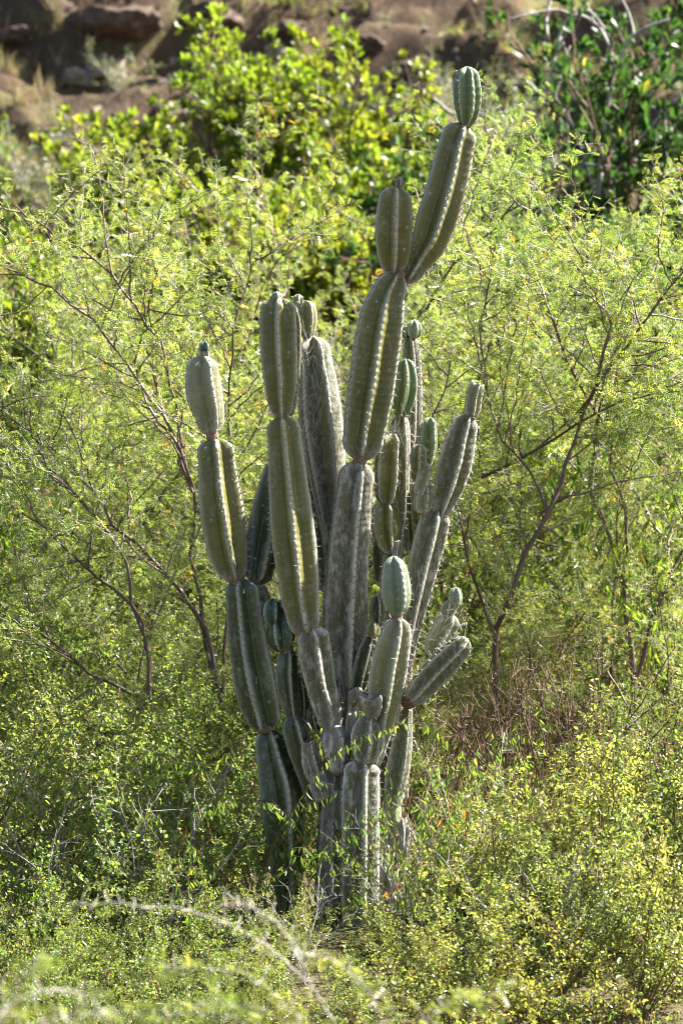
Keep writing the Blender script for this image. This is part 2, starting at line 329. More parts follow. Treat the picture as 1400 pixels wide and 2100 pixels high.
def segment(pts, Y, mat, n=5, ph=0, name='stem_segment', spine=1.0, depth=None, cut=None, label=None, wob=1.0, twist=0, scal=1.0):
    """pts: (px, py, half width) listed from the base to the tip; Y depth (one value or base,tip)."""
    SPN[0] += 1; r = random.Random(SPN[0]*17+3)
    P = np.asarray(pts, float)
    Y0, Y1 = (Y, Y) if not hasattr(Y, '__len__') else Y
    L = np.linalg.norm(np.diff(P[:,:2],axis=0),axis=1).sum()
    rows = int(max(14, L/4.2)); cols = n*(12 if L > 60 else 10)
    C, t = catmull(P, rows); t = t/t[-1]
    # extra wobble so the outline is not too clean
    C[:,2] = np.maximum(C[:,2], 1.5)*(1+.02*wob*np.array([mnoise.noise(Vector((SPN[0]*3.7, k*.22, 0))) for k in range(rows)]))
    Yr = Y0+(Y1-Y0)*t
    s = K*(Yr+DIST)/DIST
    cen = np.stack([(C[:,0]-700)*s, Yr, CAMZ+(1050-C[:,1])*s], 1)
    hw = C[:,2]*s
    dl = np.concatenate(([0], np.cumsum(np.linalg.norm(np.diff(cen,axis=0),axis=1)))); Rm = hw.max(); full_len = dl[-1]
    if full_len > 3.2*Rm and not cut and spine > 0 and mat not in ('blue','teal'):      # fuller shoulders just inside both ends
        for de in (dl, full_len-dl):
            q_ = np.clip(de/(.9*Rm), 0, 1); hw = np.where(hw < .92*Rm, hw*(1+.09*np.sin(np.pi*q_)), hw)
    tan = np.gradient(cen, axis=0); tan /= np.linalg.norm(tan,axis=1)[:,None]
    F = np.broadcast_to(np.array((0,-1.0,0)), tan.shape)
    Sd = np.cross(tan, F); Sd = -Sd/np.linalg.norm(Sd,axis=1)[:,None]
    if Sd[rows//2,0] < 0: Sd = -Sd
    Fd = np.cross(Sd, tan); Fd /= np.linalg.norm(Fd,axis=1)[:,None]
    if Fd[rows//2,1] > 0: Fd = -Fd
    dist = np.concatenate(([0], np.cumsum(np.linalg.norm(np.diff(cen,axis=0),axis=1))))
    dep = depth or DEPTH[n]
    th = np.linspace(0, 2*math.pi, cols, endpoint=False)
    V=[]; crest_all=[]
    gap = r.uniform(.024,.032)
    for i in range(rows):
        phi = R(ph)+R(twist)*t[i]
        u = ((th-phi)*n/(2*math.pi)+.5)%1.0-.5; u = np.abs(u)*2          # 0 crest .. 1 valley
        f = (np.sqrt(u*u+.018)-math.sqrt(.018))**(.74 if mat not in ('green','blue','teal') else 1.05)
        f = f/f.max() if f.max()>0 else f
        cr = 1-u
        ribk = np.round((th-phi)*n/(2*math.pi))
        sc_ = np.cos(2*math.pi*dist[i]/gap+ribk*1.9)
        amp = min(1, hw[i]/.05)
        rr = 1-dep*f + scal*(.015*cr**5*sc_*amp + .004*cr*sc_*amp)
        rr = rr*(1+.018*wob*np.array([mnoise.noise(Vector((math.cos(a)*1.5+SPN[0], math.sin(a)*1.5, dist[i]*9))) for a in th]))
        if wob > 2: rr = rr*(1+.016*wob*np.array([mnoise.noise(Vector((math.cos(a)*3.5, math.sin(a)*3.5+SPN[0], dist[i]*34))) for a in th]))
        x = rr*np.sin(th); y = rr*np.cos(th)
        ex = (x.max()-x.min())/2; ox = (x.max()+x.min())/2
        x = (x-ox)/ex; y = y/ex
        V.append(cen[i]+hw[i]*(x[:,None]*Sd[i]+y[:,None]*Fd[i])); crest_all.append(cr)
    if full_len > 3.2*Rm and not cut and spine > 0 and mat not in ('blue','teal'):      # rib lobes rise past the joint at both ends
        for i_ in range(rows):
            for de, sg in ((full_len-dl[i_], 1), (dl[i_], -.8)):
                if de < .8*Rm: V[i_] = V[i_] + tan[i_]*(sg*.15*Rm*math.sin(math.pi*de/(.8*Rm))*(crest_all[i_]-.45))[:,None]
    V = np.concatenate(V); crest = np.concatenate(crest_all); along = np.repeat(t, cols); dd = np.repeat(dist, cols)
    i = np.arange(rows-1)[:,None]*cols; j = np.arange(cols)[None]; j2=(j+1)%cols
    Q = np.stack([i+j, i+j2, i+cols+j2, i+cols+j], -1).reshape(-1,4)
    e0 = cen[0]-tan[0]*hw[0]*.5; e1 = cen[-1]+tan[-1]*hw[-1]*.35
    mats=[M[mat]]; fm=[0]
    if cut:   # snapped-off top: points at the crests, hollow in the middle
        top = slice((rows-1)*cols, rows*cols)
        for k in range(3):
            sl_ = slice((rows-1-k)*cols, (rows-k)*cols)
            V[sl_] += (crest[sl_][:,None]**2*cut - .4*cut)*tan[-1]*(1-k/3)
        e1 = cen[-1]-tan[-1]*cut*.9
        mats.append(M['wound'] if cut < .02 else M['bark_grey'])
    V = np.concatenate([V, [e0, e1]]); nv=len(V)
    jj_ = np.arange(cols)
    T0 = np.stack([(jj_+1)%cols, jj_, np.full(cols, nv-2)], -1)
    b = (rows-1)*cols; T1 = np.stack([b+jj_, b+(jj_+1)%cols, np.full(cols, nv-1)], -1)
    me = make_mesh(name, V-C0, [Q, T0, T1], mats, [0, 0, 1 if cut else 0],
        {'crest': np.concatenate([crest,[.3,.3]]), 'along': np.concatenate([along,[0,1]]), 'dist': np.concatenate([dd,[0,dist[-1]]])})
    o = mobj(name, me, cactus)
    if label: o['label']=label
    # areoles and spines along every crest
    if spine > 0:
        tv=[];sp=Tubes()
        aP=[];aN=[]
        for kr in range(n):
            phase=kr*1.9
            d = gap*.5
            # notch of the scallop: cos = -1
            d0 = (math.pi-phase)/(2*math.pi)*gap
            while d0 < gap*.3: d0 += gap
            while d0 < dist[-1]-.004:
                ir = int(np.clip(np.searchsorted(dist, d0), 1, rows-2))
                a = R(ph)+R(twist)*t[ir]+kr*2*math.pi/n
                c = int(round(a/(2*math.pi)*cols))%cols
                p = V[ir*cols+c]; nrm = p-cen[ir]; nrm = nrm-np.dot(nrm,tan[ir])*tan[ir]; nrm/=np.linalg.norm(nrm)+1e-9
                if nrm[1] < .55:
                    aP.append(p); aN.append(nrm)
                    for q in range(r.choice((1,2,3)) if spine<1.5 else r.choice((3,4,5))):
                        dv = nrm*r.uniform(.5,1.2)+tan[ir]*r.uniform(-.8,.8)+np.cross(nrm,tan[ir])*r.uniform(-.8,.8)
                        dv/=np.linalg.norm(dv); ln = r.uniform(.008,.024)*spine
                        sp.add([p-C0, p+dv*ln*.5-C0, p+dv*ln-C0], [.0008*min(1.2,spine),.0007*min(1.2,spine),.0002], 3)
                d0 += gap*r.uniform(.95,1.05) if False else gap
        if aP:
            aP=np.array(aP); aN=np.array(aN)
            oc = np.array([(-1,0,0),(1,0,0),(0,-1,0),(0,1,0),(0,0,.8),(0,0,-.4)])
            of = [np.array([(0,2,4),(2,1,4),(1,3,4),(3,0,4)])]
            up = np.broadcast_to(np.array((0.05,0.02,1.0)), aP.shape)
            av, af = stamp(oc, of, aP-C0, up, aN, np.array([r.uniform(.0028,.0046) for _ in aP]))
            am = make_mesh('areoles', av, af, [M['areole']])
            tag(mobj('areoles', am, o), kind='stuff')
            tag(mobj('spines', sp.mesh('spines', M['spine']), o), kind='stuff')
    return o
def rev(p): return p[::-1]
def bud(px, py, h, w, Y, mat='blue', n=5, ph=20):
    """small rounded new shoot, px,py its foot"""
    return segment([(px,py,w*.45),(px,py-h*.15,w*.85),(px,py-h*.45,w),(px,py-h*.75,w*.88),(px,py-h*.93,w*.5),(px,py-h,w*.2)], Y, mat, n, ph, 'bud', .9, depth=.40, scal=2.0)
def joint(px, py0, py1, w, Y, tilt=0, mat='cork'):
    return segment([(px,py0,w),(px+tilt*.5,(py0+py1)/2,w*.93),(px+tilt,py1,w*1.02)], Y, mat, 7, 0, 'joint', 0, depth=.12, wob=4)

# left-hand column (D)
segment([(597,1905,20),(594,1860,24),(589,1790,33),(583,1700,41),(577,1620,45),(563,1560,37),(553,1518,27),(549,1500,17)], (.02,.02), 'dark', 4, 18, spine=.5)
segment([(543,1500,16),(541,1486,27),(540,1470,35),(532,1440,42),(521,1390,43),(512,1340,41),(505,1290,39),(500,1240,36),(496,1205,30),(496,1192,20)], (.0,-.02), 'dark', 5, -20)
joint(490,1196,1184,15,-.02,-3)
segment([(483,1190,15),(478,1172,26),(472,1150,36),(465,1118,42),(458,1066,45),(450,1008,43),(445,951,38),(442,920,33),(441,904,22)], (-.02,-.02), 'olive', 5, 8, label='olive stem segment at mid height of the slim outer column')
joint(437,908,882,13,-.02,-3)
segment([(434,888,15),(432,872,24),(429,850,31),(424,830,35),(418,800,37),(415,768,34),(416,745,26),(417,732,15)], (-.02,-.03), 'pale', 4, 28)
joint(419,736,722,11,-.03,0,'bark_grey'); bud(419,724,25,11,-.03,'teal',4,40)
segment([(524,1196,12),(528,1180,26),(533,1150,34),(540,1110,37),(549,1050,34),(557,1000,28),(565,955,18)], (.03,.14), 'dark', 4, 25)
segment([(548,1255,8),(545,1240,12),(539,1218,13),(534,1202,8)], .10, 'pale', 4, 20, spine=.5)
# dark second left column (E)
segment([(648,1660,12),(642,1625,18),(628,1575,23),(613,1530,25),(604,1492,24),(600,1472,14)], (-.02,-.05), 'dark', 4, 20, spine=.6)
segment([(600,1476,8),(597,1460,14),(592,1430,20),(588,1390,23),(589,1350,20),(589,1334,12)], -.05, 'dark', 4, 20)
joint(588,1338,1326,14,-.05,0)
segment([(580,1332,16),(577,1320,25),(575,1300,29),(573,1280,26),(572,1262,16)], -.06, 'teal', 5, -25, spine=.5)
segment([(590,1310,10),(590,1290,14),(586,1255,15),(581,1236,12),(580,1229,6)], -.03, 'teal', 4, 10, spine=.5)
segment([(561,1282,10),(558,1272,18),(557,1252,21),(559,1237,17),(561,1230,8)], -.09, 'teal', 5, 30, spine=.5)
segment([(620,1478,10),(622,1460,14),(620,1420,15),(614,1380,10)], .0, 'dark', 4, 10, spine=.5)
# centre trunk (B5) and knobs
segment([(672,1905,30),(672,1850,28),(674,1750,26),(678,1650,24),(680,1600,22),(684,1560,20)], (.0,.0), 'bark_grey', 6, 15, spine=.4, depth=.18, wob=2.5)
segment([(668,1620,16),(650,1600,20),(638,1570,23),(632,1540,21),(630,1518,14)], (-.0,-.08), 'bark_grey', 5, 30, spine=.3, wob=4, cut=.012)
segment([(692,1585,16),(692,1562,24),(692,1545,30),(688,1520,32),(682,1500,26),(676,1488,17)], -.06, 'bark_grey', 5, 30, spine=.4, depth=.2, wob=5)
segment([(676,1497,13),(677,1484,21),(671,1452,28),(657,1400,31),(647,1345,34),(643,1312,32),(638,1292,22)], (-.07,-.12), 'grey', 5, 14)
segment([(630,1298,20),(625,1282,28),(617,1240,37),(611,1180,42),(602,1100,45),(592,1000,41),(584,910,35),(580,872,29),(578,856,15)], (-.12,-.12), 'olive', 5, 4, label='long olive stem segment of the front column')
segment([(577,858,12),(577,845,18),(575,820,28),(575,785,34),(572,730,38),(570,665,38),(571,630,33),(572,614,18)], (-.12,-.12), 'olive', 5, 3, twist=-6)
segment([(592,850,8),(596,830,12),(600,790,13),(604,720,13),(604,660,12),(600,628,7)], (-.08,-.08), 'olive', 4, 40)
bud(567,619,21,11,-.12,'blue',4,15)
# tall centre column (C)
segment([(704,1580,22),(708,1520,21),(713,1450,22),(714,1412,19)], (.02,.02), 'bark_grey', 5, 10, spine=.4, wob=3)
segment([(713,1418,18),(709,1385,32),(705,1340,43),(706,1280,46),(709,1200,45),(717,1100,41),(725,1020,38),(730,980,34),(734,952,23)], (.02,.0), 'grey', 5, 22)
joint(736,956,934,16,0,4)
segment([(739,942,17),(741,925,31),(744,900,41),(753,840,46),(761,790,48),(772,710,48),(783,645,45),(794,605,37),(808,575,24),(814,562,16)], (0,-.02), 'olive', 6, 4, label='thick olive stem segment below the fork of the tallest column')
joint(815,572,558,16,-.02,4)
segment([(806,562,12),(806,548,22),(807,520,34),(807,470,39),(809,425,36),(810,400,28),(811,386,16)], (-.02,-.05), 'olive', 5, 8, label='short oval pad at the fork of the tallest column')
bud(819,389,27,9,-.05,'grey',5,20)
segment([(833,577,10),(842,562,19),(858,533,29),(879,497,37),(896,448,42),(911,400,42),(924,350,40),(935,300,37),(944,272,29),(950,258,15)], (.0,.02), 'olive', 5, 14, label='long leaning segment that carries the topmost green tip')
segment([(955,259,11),(956,247,16),(958,230,24),(958,200,29),(957,165,26),(957,147,18),(957,138,8)], .02, 'green', 6, 22, scal=2.2, label='bright green new growth at the very top', depth=.36)
# column behind (F)
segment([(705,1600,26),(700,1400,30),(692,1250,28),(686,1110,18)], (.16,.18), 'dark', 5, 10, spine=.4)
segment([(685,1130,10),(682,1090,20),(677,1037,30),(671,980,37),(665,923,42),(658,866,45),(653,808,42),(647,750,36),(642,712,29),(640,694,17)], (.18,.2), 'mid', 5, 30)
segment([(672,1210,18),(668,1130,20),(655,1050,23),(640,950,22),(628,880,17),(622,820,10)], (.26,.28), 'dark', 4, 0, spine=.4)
segment([(630,696,8),(630,682,15),(629,655,21),(627,632,20),(625,619,11)], .2, 'olive', 4, 30)
bud(611,627,24,11,.17,'pale',5,10)
# columns behind to the right of the tall one (H)
segment([(800,1640,22),(802,1450,26),(803,1300,26),(802,1180,22),(802,1128,14)], (.14,.12), 'mid', 5, 20, spine=.5)
joint(812,1142,1112,13,.10,5,'bark_grey')
segment([(800,1134,9),(796,1118,19),(791,1085,30),(790,1050,28),(791,1032,16)], .1, 'olive', 5, 25)
segment([(793,1034,14),(795,1015,25),(797,985,31),(799,940,31),(803,905,25),(806,890,13)], .1, 'olive', 5, 30)
segment([(818,1118,9),(822,1060,14),(822,990,17),(821,920,20),(820,880,20),(820,856,13)], (.13,.13), 'mid', 5, 35, spine=1.15)
segment([(820,856,9),(823,840,18),(828,820,22),(832,790,24),(832,760,20),(830,738,9)], .12, 'green', 5, 5, spine=1.2, label='fresh green segment tucked behind the tall column')
segment([(842,1130,12),(845,1090,18),(845,1030,20),(845,960,18),(847,915,11)], (.2,.22), 'olive', 5, 40, spine=1.1)
segment([(845,918,12),(845,890,19),(846,820,20),(844,740,19),(841,705,16),(839,692,9)], (.22,.22), 'mid', 5, 20, spine=1.1)
bud(849,693,37,16,.21,'blue',5,25); bud(832,694,26,11,.24,'blue',5,0)
segment([(876,957,6),(877,940,13),(879,908,18),(880,873,15),(881,857,7)], .24, 'green', 4, 35, spine=1.1, scal=2)
# right-hand column (G)
segment([(822,1640,14),(824,1520,17),(828,1420,15),(832,1350,14)], (.10,.1), 'grey', 5, 15, spine=.5)
segment([(832,1362,12),(838,1310,19),(849,1250,25),(860,1200,28),(872,1143,32),(885,1092,33),(891,1065,29),(895,1048,17)], (.1,.08), 'grey', 5, 14)
segment([(901,1060,11),(908,1036,21),(919,1000,31),(934,945,35),(945,900,31),(955,868,22),(961,854,12)], (.08,.06), 'mid', 5, 18)
joint(964,858,850,11,.06,1)
segment([(966,853,12),(968,838,17),(971,818,17),(974,800,17),(979,786,13)], (.06,.06), 'pale', 5, 20, spine=.4, cut=.010, wob=4, label='shrivelled broken tip with a brown wound')
segment([(868,1052,10),(866,1038,18),(868,1020,20),(870,1000,15),(872,985,8)], .03, 'pale', 5, 30, spine=.5)
segment([(858,1016,8),(861,1002,13),(866,985,14),(872,965,12),(872,950,6)], .02, 'pale', 4, 40, spine=.6)
segment([(856,972,8),(857,960,15),(857,940,18),(858,922,15),(859,912,7)], .01, 'olive', 5, 10, spine=1.3)
# lower right cluster (I)
segment([(768,1572,9),(772,1545,16),(781,1485,27),(789,1425,35),(797,1370,38),(808,1320,34),(815,1288,25),(818,1270,13)], (-.06,-.14), 'pale', 5, 18, spine=1.3)
joint(813,1274,1256,13,-.14,1)
segment([(813,1262,13),(814,1244,25),(812,1215,31),(810,1180,28),(807,1153,20),(806,1142,8)], -.15, 'blue', 4, 30, depth=.52, scal=3.2, spine=.9, label='pale blue-green young segment in front')
segment([(734,1420,11),(740,1385,19),(748,1350,20),(756,1322,16),(762,1306,8)], (-.02,-.02), 'dark', 5, 20)
bud(765,1307,31,14,-.04,'olive',5,20)
segment([(772,1285,10),(774,1265,16),(774,1240,16),(772,1222,8)], .02, 'dark', 5, 20)
segment([(840,1437,13),(852,1424,22),(872,1400,28),(900,1370,29),(927,1343,27),(946,1324,21),(957,1312,10)], (-.08,-.10), 'mid', 6, 12, spine=1.2, label='loose green segment leaning out sideways')
segment([(828,1446,10),(836,1440,15),(843,1432,14)], -.07, 'wound', 5, 0, 'joint', 0, wob=6)
segment([(885,1345,14),(895,1322,24),(908,1296,26),(920,1274,22),(926,1262,11)], (.08,.06), 'pale', 5, 25, spine=1.2)
segment([(915,1268,10),(918,1252,16),(921,1240,13),(922,1232,6)], .05, 'pale', 5, 0, spine=.8)
bud(934,1246,42,14,.05,'blue',4,30)
segment([(858,1110,9),(858,1080,14),(856,1040,15),(853,1005,12),(852,990,6)], .16, 'olive', 4, 25)
segment([(778,1190,9),(779,1165,14),(778,1130,15),(777,1105,10),(776,1095,5)], .18, 'mid', 5, 15, spine=.6)
segment([(722,1440,10),(727,1428,14),(733,1418,12),(736,1410,6)], -.05, 'pale', 4, 20, 'bud', .5, wob=4)
segment([(648,1500,10),(642,1485,13),(640,1465,12),(640,1450,7)], -.02, 'dark', 4, 15, spine=.5)
segment([(722,1530,9),(723,1505,13),(722,1480,13),(721,1462,9)], -.05, 'bark_grey', 4, 30, spine=.3, wob=5, cut=.010)
segment([(662,1640,14),(655,1618,19),(652,1596,18),(650,1580,12)], -.06, 'bark_grey', 5, 10, spine=.4, wob=6, cut=.012)
segment([(712,1625,12),(714,1600,17),(713,1575,15),(712,1560,9)], -.04, 'bark_grey', 5, 40, spine=.4, wob=6)
segment([(704,1700,13),(700,1670,18),(698,1640,16),(698,1620,9)], -.07, 'grey', 4, 10, spine=.4, wob=5)
segment([(816,1760,10),(822,1735,16),(824,1705,17),(822,1680,10)], .0, 'bark_grey', 5, 20, spine=.4, wob=5, cut=.012)
segment([(700,1440,10),(694,1425,14),(692,1405,12),(694,1392,6)], -.02, 'grey', 5, 20, 'bud', .5, wob=4)
# front stump (A)
segment([(738,1905,36),(738,1850,38),(739,1760,39),(739,1660,39),(740,1600,38),(742,1575,32),(744,1562,20)], (-.10,-.10), 'grey', 5, 18, spine=.7)
segment([(750,1566,15),(751,1552,25),(753,1530,34),(754,1502,34),(756,1482,25),(760,1472,14)], (-.11,-.11), 'grey', 5, 12, spine=.5)
joint(764,1478,1466,13,-.11,2)
segment([(765,1472,13),(765,1458,25),(765,1440,31),(764,1422,35)], (-.11,-.15), 'bark_grey', 5, 28, spine=.3, cut=.034, wob=4, label='snapped-off stump with a star-shaped grey top')
# right base column (J)
segment([(786,1905,20),(793,1800,22),(801,1720,22),(803,1650,17)], (.02,.02), 'bark_grey', 5, 30, spine=.4, wob=3)
segment([(801,1665,15),(803,1630,24),(809,1580,30),(818,1530,27),(826,1475,20),(831,1442,11)], (.02,.0), 'mid', 5, 35, spine=.8)

# spider webs strung between the stems
def web(name, label, quads, n, Yr, seed, th=1.0):
    r = random.Random(seed); t = Tubes()
    for _ in range(n):
        (x0,y0),(x1,y1),(x2,y2),(x3,y3) = quads
        a,b = r.random(), r.random(); c,d = a+r.uniform(-.25,.25), b+r.uniform(-.25,.25)
        def q(a,b): 
            return ((1-a)*(1-b)*x0+a*(1-b)*x1+a*b*x2+(1-a)*b*x3, (1-a)*(1-b)*y0+a*(1-b)*y1+a*b*y2+(1-a)*b*y3)
        p0, p1 = q(a,b), q(c,d); Ya, Yb = r.uniform(*Yr), r.uniform(*Yr)
        A, B = at(*p0,Ya), at(*p1,Yb); m_ = (A+B)/2-np.array((0,0,.01*r.random()))
        t.add([A,(A+m_)/2,m_,(B+m_)/2,B], r.uniform(.0001,.00024)*th, 3)
    o = mobj(name, t.mesh(name, M['web'])); tag(o, label, 'cobweb', 'cobwebs on the cactus')
web('cobweb','grey cobweb spun over the broad stem behind the front column',[(612,690),(690,720),(706,900),(622,900)],200,(.11,.155),1,1.9)
web('cobweb','cobweb strung over the loose segment leaning out sideways',[(850,1275),(945,1225),(960,1320),(845,1400)],110,(-.05,.06),2)
web('cobweb','cobweb between the slim stems beside the tall column',[(775,850),(855,850),(840,1000),(780,990)],120,(.03,.09),3)

# ------------------------------------------------------------------ plants: templates
def kite(o, d, l, w, z=0.0):
    o = np.array(o, float); d = np.array(d, float)/np.linalg.norm(d); b = np.array((-d[1], d[0], 0))
    return [o, o+d*l*.55+b*w, o+d*l+np.array((0,0,z)), o+d*l*.55-b*w]
def T_acacia():
    v=[]; f=[]
    for x, l in ((.18,.42),(.42,.52),(.66,.50),(.88,.38)):
        for sgn in (1,-1):
            f.append([len(v)+k for k in range(4)]); v += kite((x,0,0), (.45,sgn,0), l, .068, -.10)
    f.append([len(v)+k for k in range(4)]); v += kite((.95,0,0),(1,0,0),.4,.06,-.05)
    return np.array(v), [np.array(f)]
T_ACACIA = T_acacia()
T_OVAL = (np.array([(0,0,0),(.3,.25,.06),(.72,.22,.05),(1,0,-.06),(.72,-.22,.05),(.3,-.25,.06)]), [np.array([(0,1,2,3),(0,3,4,5)])])
T_SMALL = (np.array([(0,0,0),(.5,.3,.04),(1,0,-.03),(.5,-.3,.04)]), [np.array([(0,1,2,3)])])
T_LANCE = (np.array([(0,0,0),(.25,.10,.03),(.6,.11,-.04),(1,0,-.22),(.6,-.11,-.04),(.25,-.10,.03),(.25,0,0),(.6,0,-.08)]),
           [np.array([(6,1,2,7),(6,7,4,5)]), np.array([(0,1,6),(0,6,5),(7,2,3),(7,3,4)])])
T_BROAD = (np.array([(0,0,0),(.25,.12,.03),(.65,.20,.03),(.95,.07,-.05),(1,0,-.06),(.95,-.07,-.05),(.65,-.20,.03),(.25,-.12,.03),(.65,0,-.02)]),
           [np.array([(0,1,2,8),(0,8,6,7),(8,2,3,4),(8,4,5,6)])])

def unit(v): return v/(np.linalg.norm(v)+1e-9)
def wander(r, p, d, length, step, jit, lift=0.0, zig=0.0):
    n = max(2, int(length/step)); pts=[np.array(p,float)]; d = unit(np.array(d,float)); sgn = 1
    side = unit(np.cross(d, (0.1,0.2,1.0)))
    for i in range(n):
        dd = d + zig*sgn*side; sgn = -sgn
        pts.append(pts[-1]+unit(dd)*length/n)
        d = unit(d+np.array((r.gauss(0,jit), r.gauss(0,jit), r.gauss(0,jit)+lift)))
    return np.array(pts)
def perp(r, t, ang):
    v = np.array((r.gauss(0,1),r.gauss(0,1),r.gauss(0,1))); v = unit(v-np.dot(v,t)*t)
    return unit(t*math.cos(ang)+v*math.sin(ang))

class Plant:
    def __init__(s, seed): s.r = random.Random(seed); s.t = Tubes(); s.th = Tubes(); s.P=[]; s.D=[]; s.N=[]; s.fl=[]
    def leaves(s, pts, gap, per=1, spread=1.0, up=.6, start=0.0, along=.35):
        r=s.r; seg=np.diff(pts,axis=0); ln=np.linalg.norm(seg,axis=1); tot=ln.sum(); cum=np.concatenate(([0],np.cumsum(ln)))
        d=start*tot+gap*r.random()
        while d < tot:
            k=min(len(ln)-1, int(np.searchsorted(cum,d,side='right')-1)); p=pts[k]+seg[k]*((d-cum[k])/(ln[k]+1e-9)); t=seg[k]/(ln[k]+1e-9)
            for _ in range(per):
                v=np.array((r.gauss(0,1),r.gauss(0,1),r.gauss(0,1)))*spread
                dv=t*along+unit(v-np.dot(v,t)*t)*1.0
                s.P.append(p); s.D.append(dv); s.N.append(np.array((r.gauss(0,.55),r.gauss(0,.55),up+r.gauss(0,.4))))
            d+=gap*r.uniform(.6,1.4)
    def branchify(s, pts, rad, gap, length, ang=(.6,1.1), start=.25, lift=.04, jit=.10, step=.06, zig=.0, sides=4, r0=.0045, a=None):
        """secondary branches along a limb, returned as a list of polylines"""
        r=s.r; out=[]; seg=np.diff(pts,axis=0); ln=np.linalg.norm(seg,axis=1); cum=np.concatenate(([0],np.cumsum(ln))); tot=cum[-1]
        d=start*tot
        while d<tot:
            k=min(len(ln)-1,int(np.searchsorted(cum,d,side='right')-1)); p=pts[k]+seg[k]*((d-cum[k])/(ln[k]+1e-9)); t=seg[k]/(ln[k]+1e-9)
            L_=length*r.uniform(.55,1.25)*(1-.55*d/tot)
            q=wander(r,p,perp(r,t,r.uniform(*ang))+np.array((0,0,lift*3)),L_,step,jit,lift,zig)
            out.append(q); rr=min(r0, rad)*r.uniform(.8,1.1)
            s.t.add(q, np.linspace(rr, rr*.35, len(q)), sides, r.random() if a is None else a*r.uniform(.7,1.2))
            d+=gap*r.uniform(.6,1.5)
        return out
    def thorns(s, pts, every, ln):
        r=s.r
        for k in range(1,len(pts)-1):
            if r.random()<every:
                t=unit(pts[k]-pts[k-1]); v=perp(r,t,1.3)
                for sg in (1,-1):
                    w=unit(v*sg+t*.3)*ln*r.uniform(.5,1.2); s.th.add([pts[k],pts[k]+w*.6,pts[k]+w],[.0014,.0011,.0005],3)
    def build(s, name, leafmat, tmpl, size, bark, wid=None, jitter=.3):
        """returns list of (part name, mesh, kind)"""
        out=[('trunk', s.t.mesh(name+'_trunk', bark), None)]
        if s.P:
            n=len(s.P); sz=size*(1+jitter*(nr.random(n)*2-1))
            V,F=stamp(tmpl[0],tmpl[1],np.array(s.P),np.array(s.D),np.array(s.N),sz,wid)
            k=len(tmpl[0]); ti=np.repeat(np.clip(nr.normal(.45,.22,n),0,.93),k)
            odd=np.repeat(nr.random(n)<.006,k); ti[odd]=.99
            out.append(('crown', make_mesh(name+'_crown',V,F,[leafmat],attrs={'tint':ti},smooth=False), 'stuff'))
        if s.th.V: out.append(('thorns', s.th.mesh(name+'_thorns', M['thorn']), 'stuff'))
        if s.fl:
            oc=np.array([(-1,0,0),(1,0,0),(0,-1,0),(0,1,0),(0,0,1),(0,0,-1)])*1.0
            of=[np.array([(0,2,4),(2,1,4),(1,3,4),(3,0,4),(2,0,5),(1,2,5),(3,1,5),(0,3,5)])]
            P_=np.array(s.fl); V,F=stamp(oc,of,P_,np.broadcast_to(np.array((1.,0,0)),P_.shape),np.broadcast_to(np.array((0,0,1.)),P_.shape),.0065*(.7+.6*nr.random(len(P_))))
            out.append(('flowers', make_mesh(name+'_flowers',V,F,[M['flower']]), 'stuff'))
        return out
def place(parts, name, label, cat, loc, rz=0, scale=1, group=None, rx=0, ry=0):
    o=empty(name, loc, rz, scale); o.rotation_euler=(rx,ry,rz); tag(o,label,cat,group)
    for pn,me,kd in parts:
        p=mobj(pn,me,o)
        if kd: p['kind']=kd
    return o
def gpt(px, Y, dz=0.0):
    x=(px-700)*sc(Y); return (x, Y, ground(x,Y)+dz)

# --- thorny acacias
def acacia(seed, limbs=None, H=2.6, n=7, spread=.75, lean=0.0, leaf_gap=.031, dens=1.0):
    s=Plant(seed); r=s.r
    if limbs is None:
        limbs=[]
        for i in range(n):
            az=2*math.pi*(i+r.uniform(-.3,.3))/n; tilt=r.uniform(.15,1)*spread
            d=np.array((math.cos(az)*math.sin(tilt)+lean, math.sin(az)*math.sin(tilt), math.cos(tilt)))
            b=np.array((math.cos(az),math.sin(az),0))*.05
            limbs.append((wander(r,b,d,H*r.uniform(.8,1.15),.10,.085,-.012,.06), r.uniform(.011,.019)))
    for pts,rad in limbs:
        s.t.add(pts, np.linspace(rad*.85, .0032, len(pts)), 6, .1*r.random())
        sec=s.branchify(pts, rad, .095/dens, .85, (.5,1.1), .22, .012, .10, .055, .14, 4, .0048, .15)
        tip=[pts[len(pts)*2//3:]]
        for q in sec:
            tw=s.branchify(q, .004, .060/dens, .26, (.5,1.15), .12, .0, .10, .035, .22, 3, .0019, .85)
            s.thorns(q, .6, .024)
            s.leaves(q, leaf_gap*1.3, 1, up=.7, start=.25)
            for w in tw:
                s.leaves(w, leaf_gap, 1, up=.7)
                if r.random()<.025: s.fl.append(w[-1])
                if r.random()<.35: s.thorns(w,.25,.018)
        for q in tip: s.leaves(q, leaf_gap, 1)
    return s.build('acacia', M['acacia_leaf'], T_ACACIA, .036, M['bark'])
AC=[acacia(11,H=2.5,n=6,spread=.75), acacia(12,H=2.3,n=7,spread=.95), acacia(13,H=2.9,n=6,spread=.6)]
def px_limb(base, Y, pts, rad, seed, dy=.25):
    r=random.Random(seed); out=[]
    for k,(x,y) in enumerate(pts):
        p=at(x,y,Y)+np.array((0,r.uniform(-dy,dy)*k/len(pts)*1.5,0)); out.append(p-np.array(base))
    out=np.array(out); q=[out[0]]
    for a,b in zip(out[:-1],out[1:]):
        m=max(2,int(np.linalg.norm(b-a)/.09))
        for i in range(1,m+1): q.append(a+(b-a)*i/m+np.array([r.gauss(0,.007) for _ in range(3)]))
    return (np.array(q), rad)
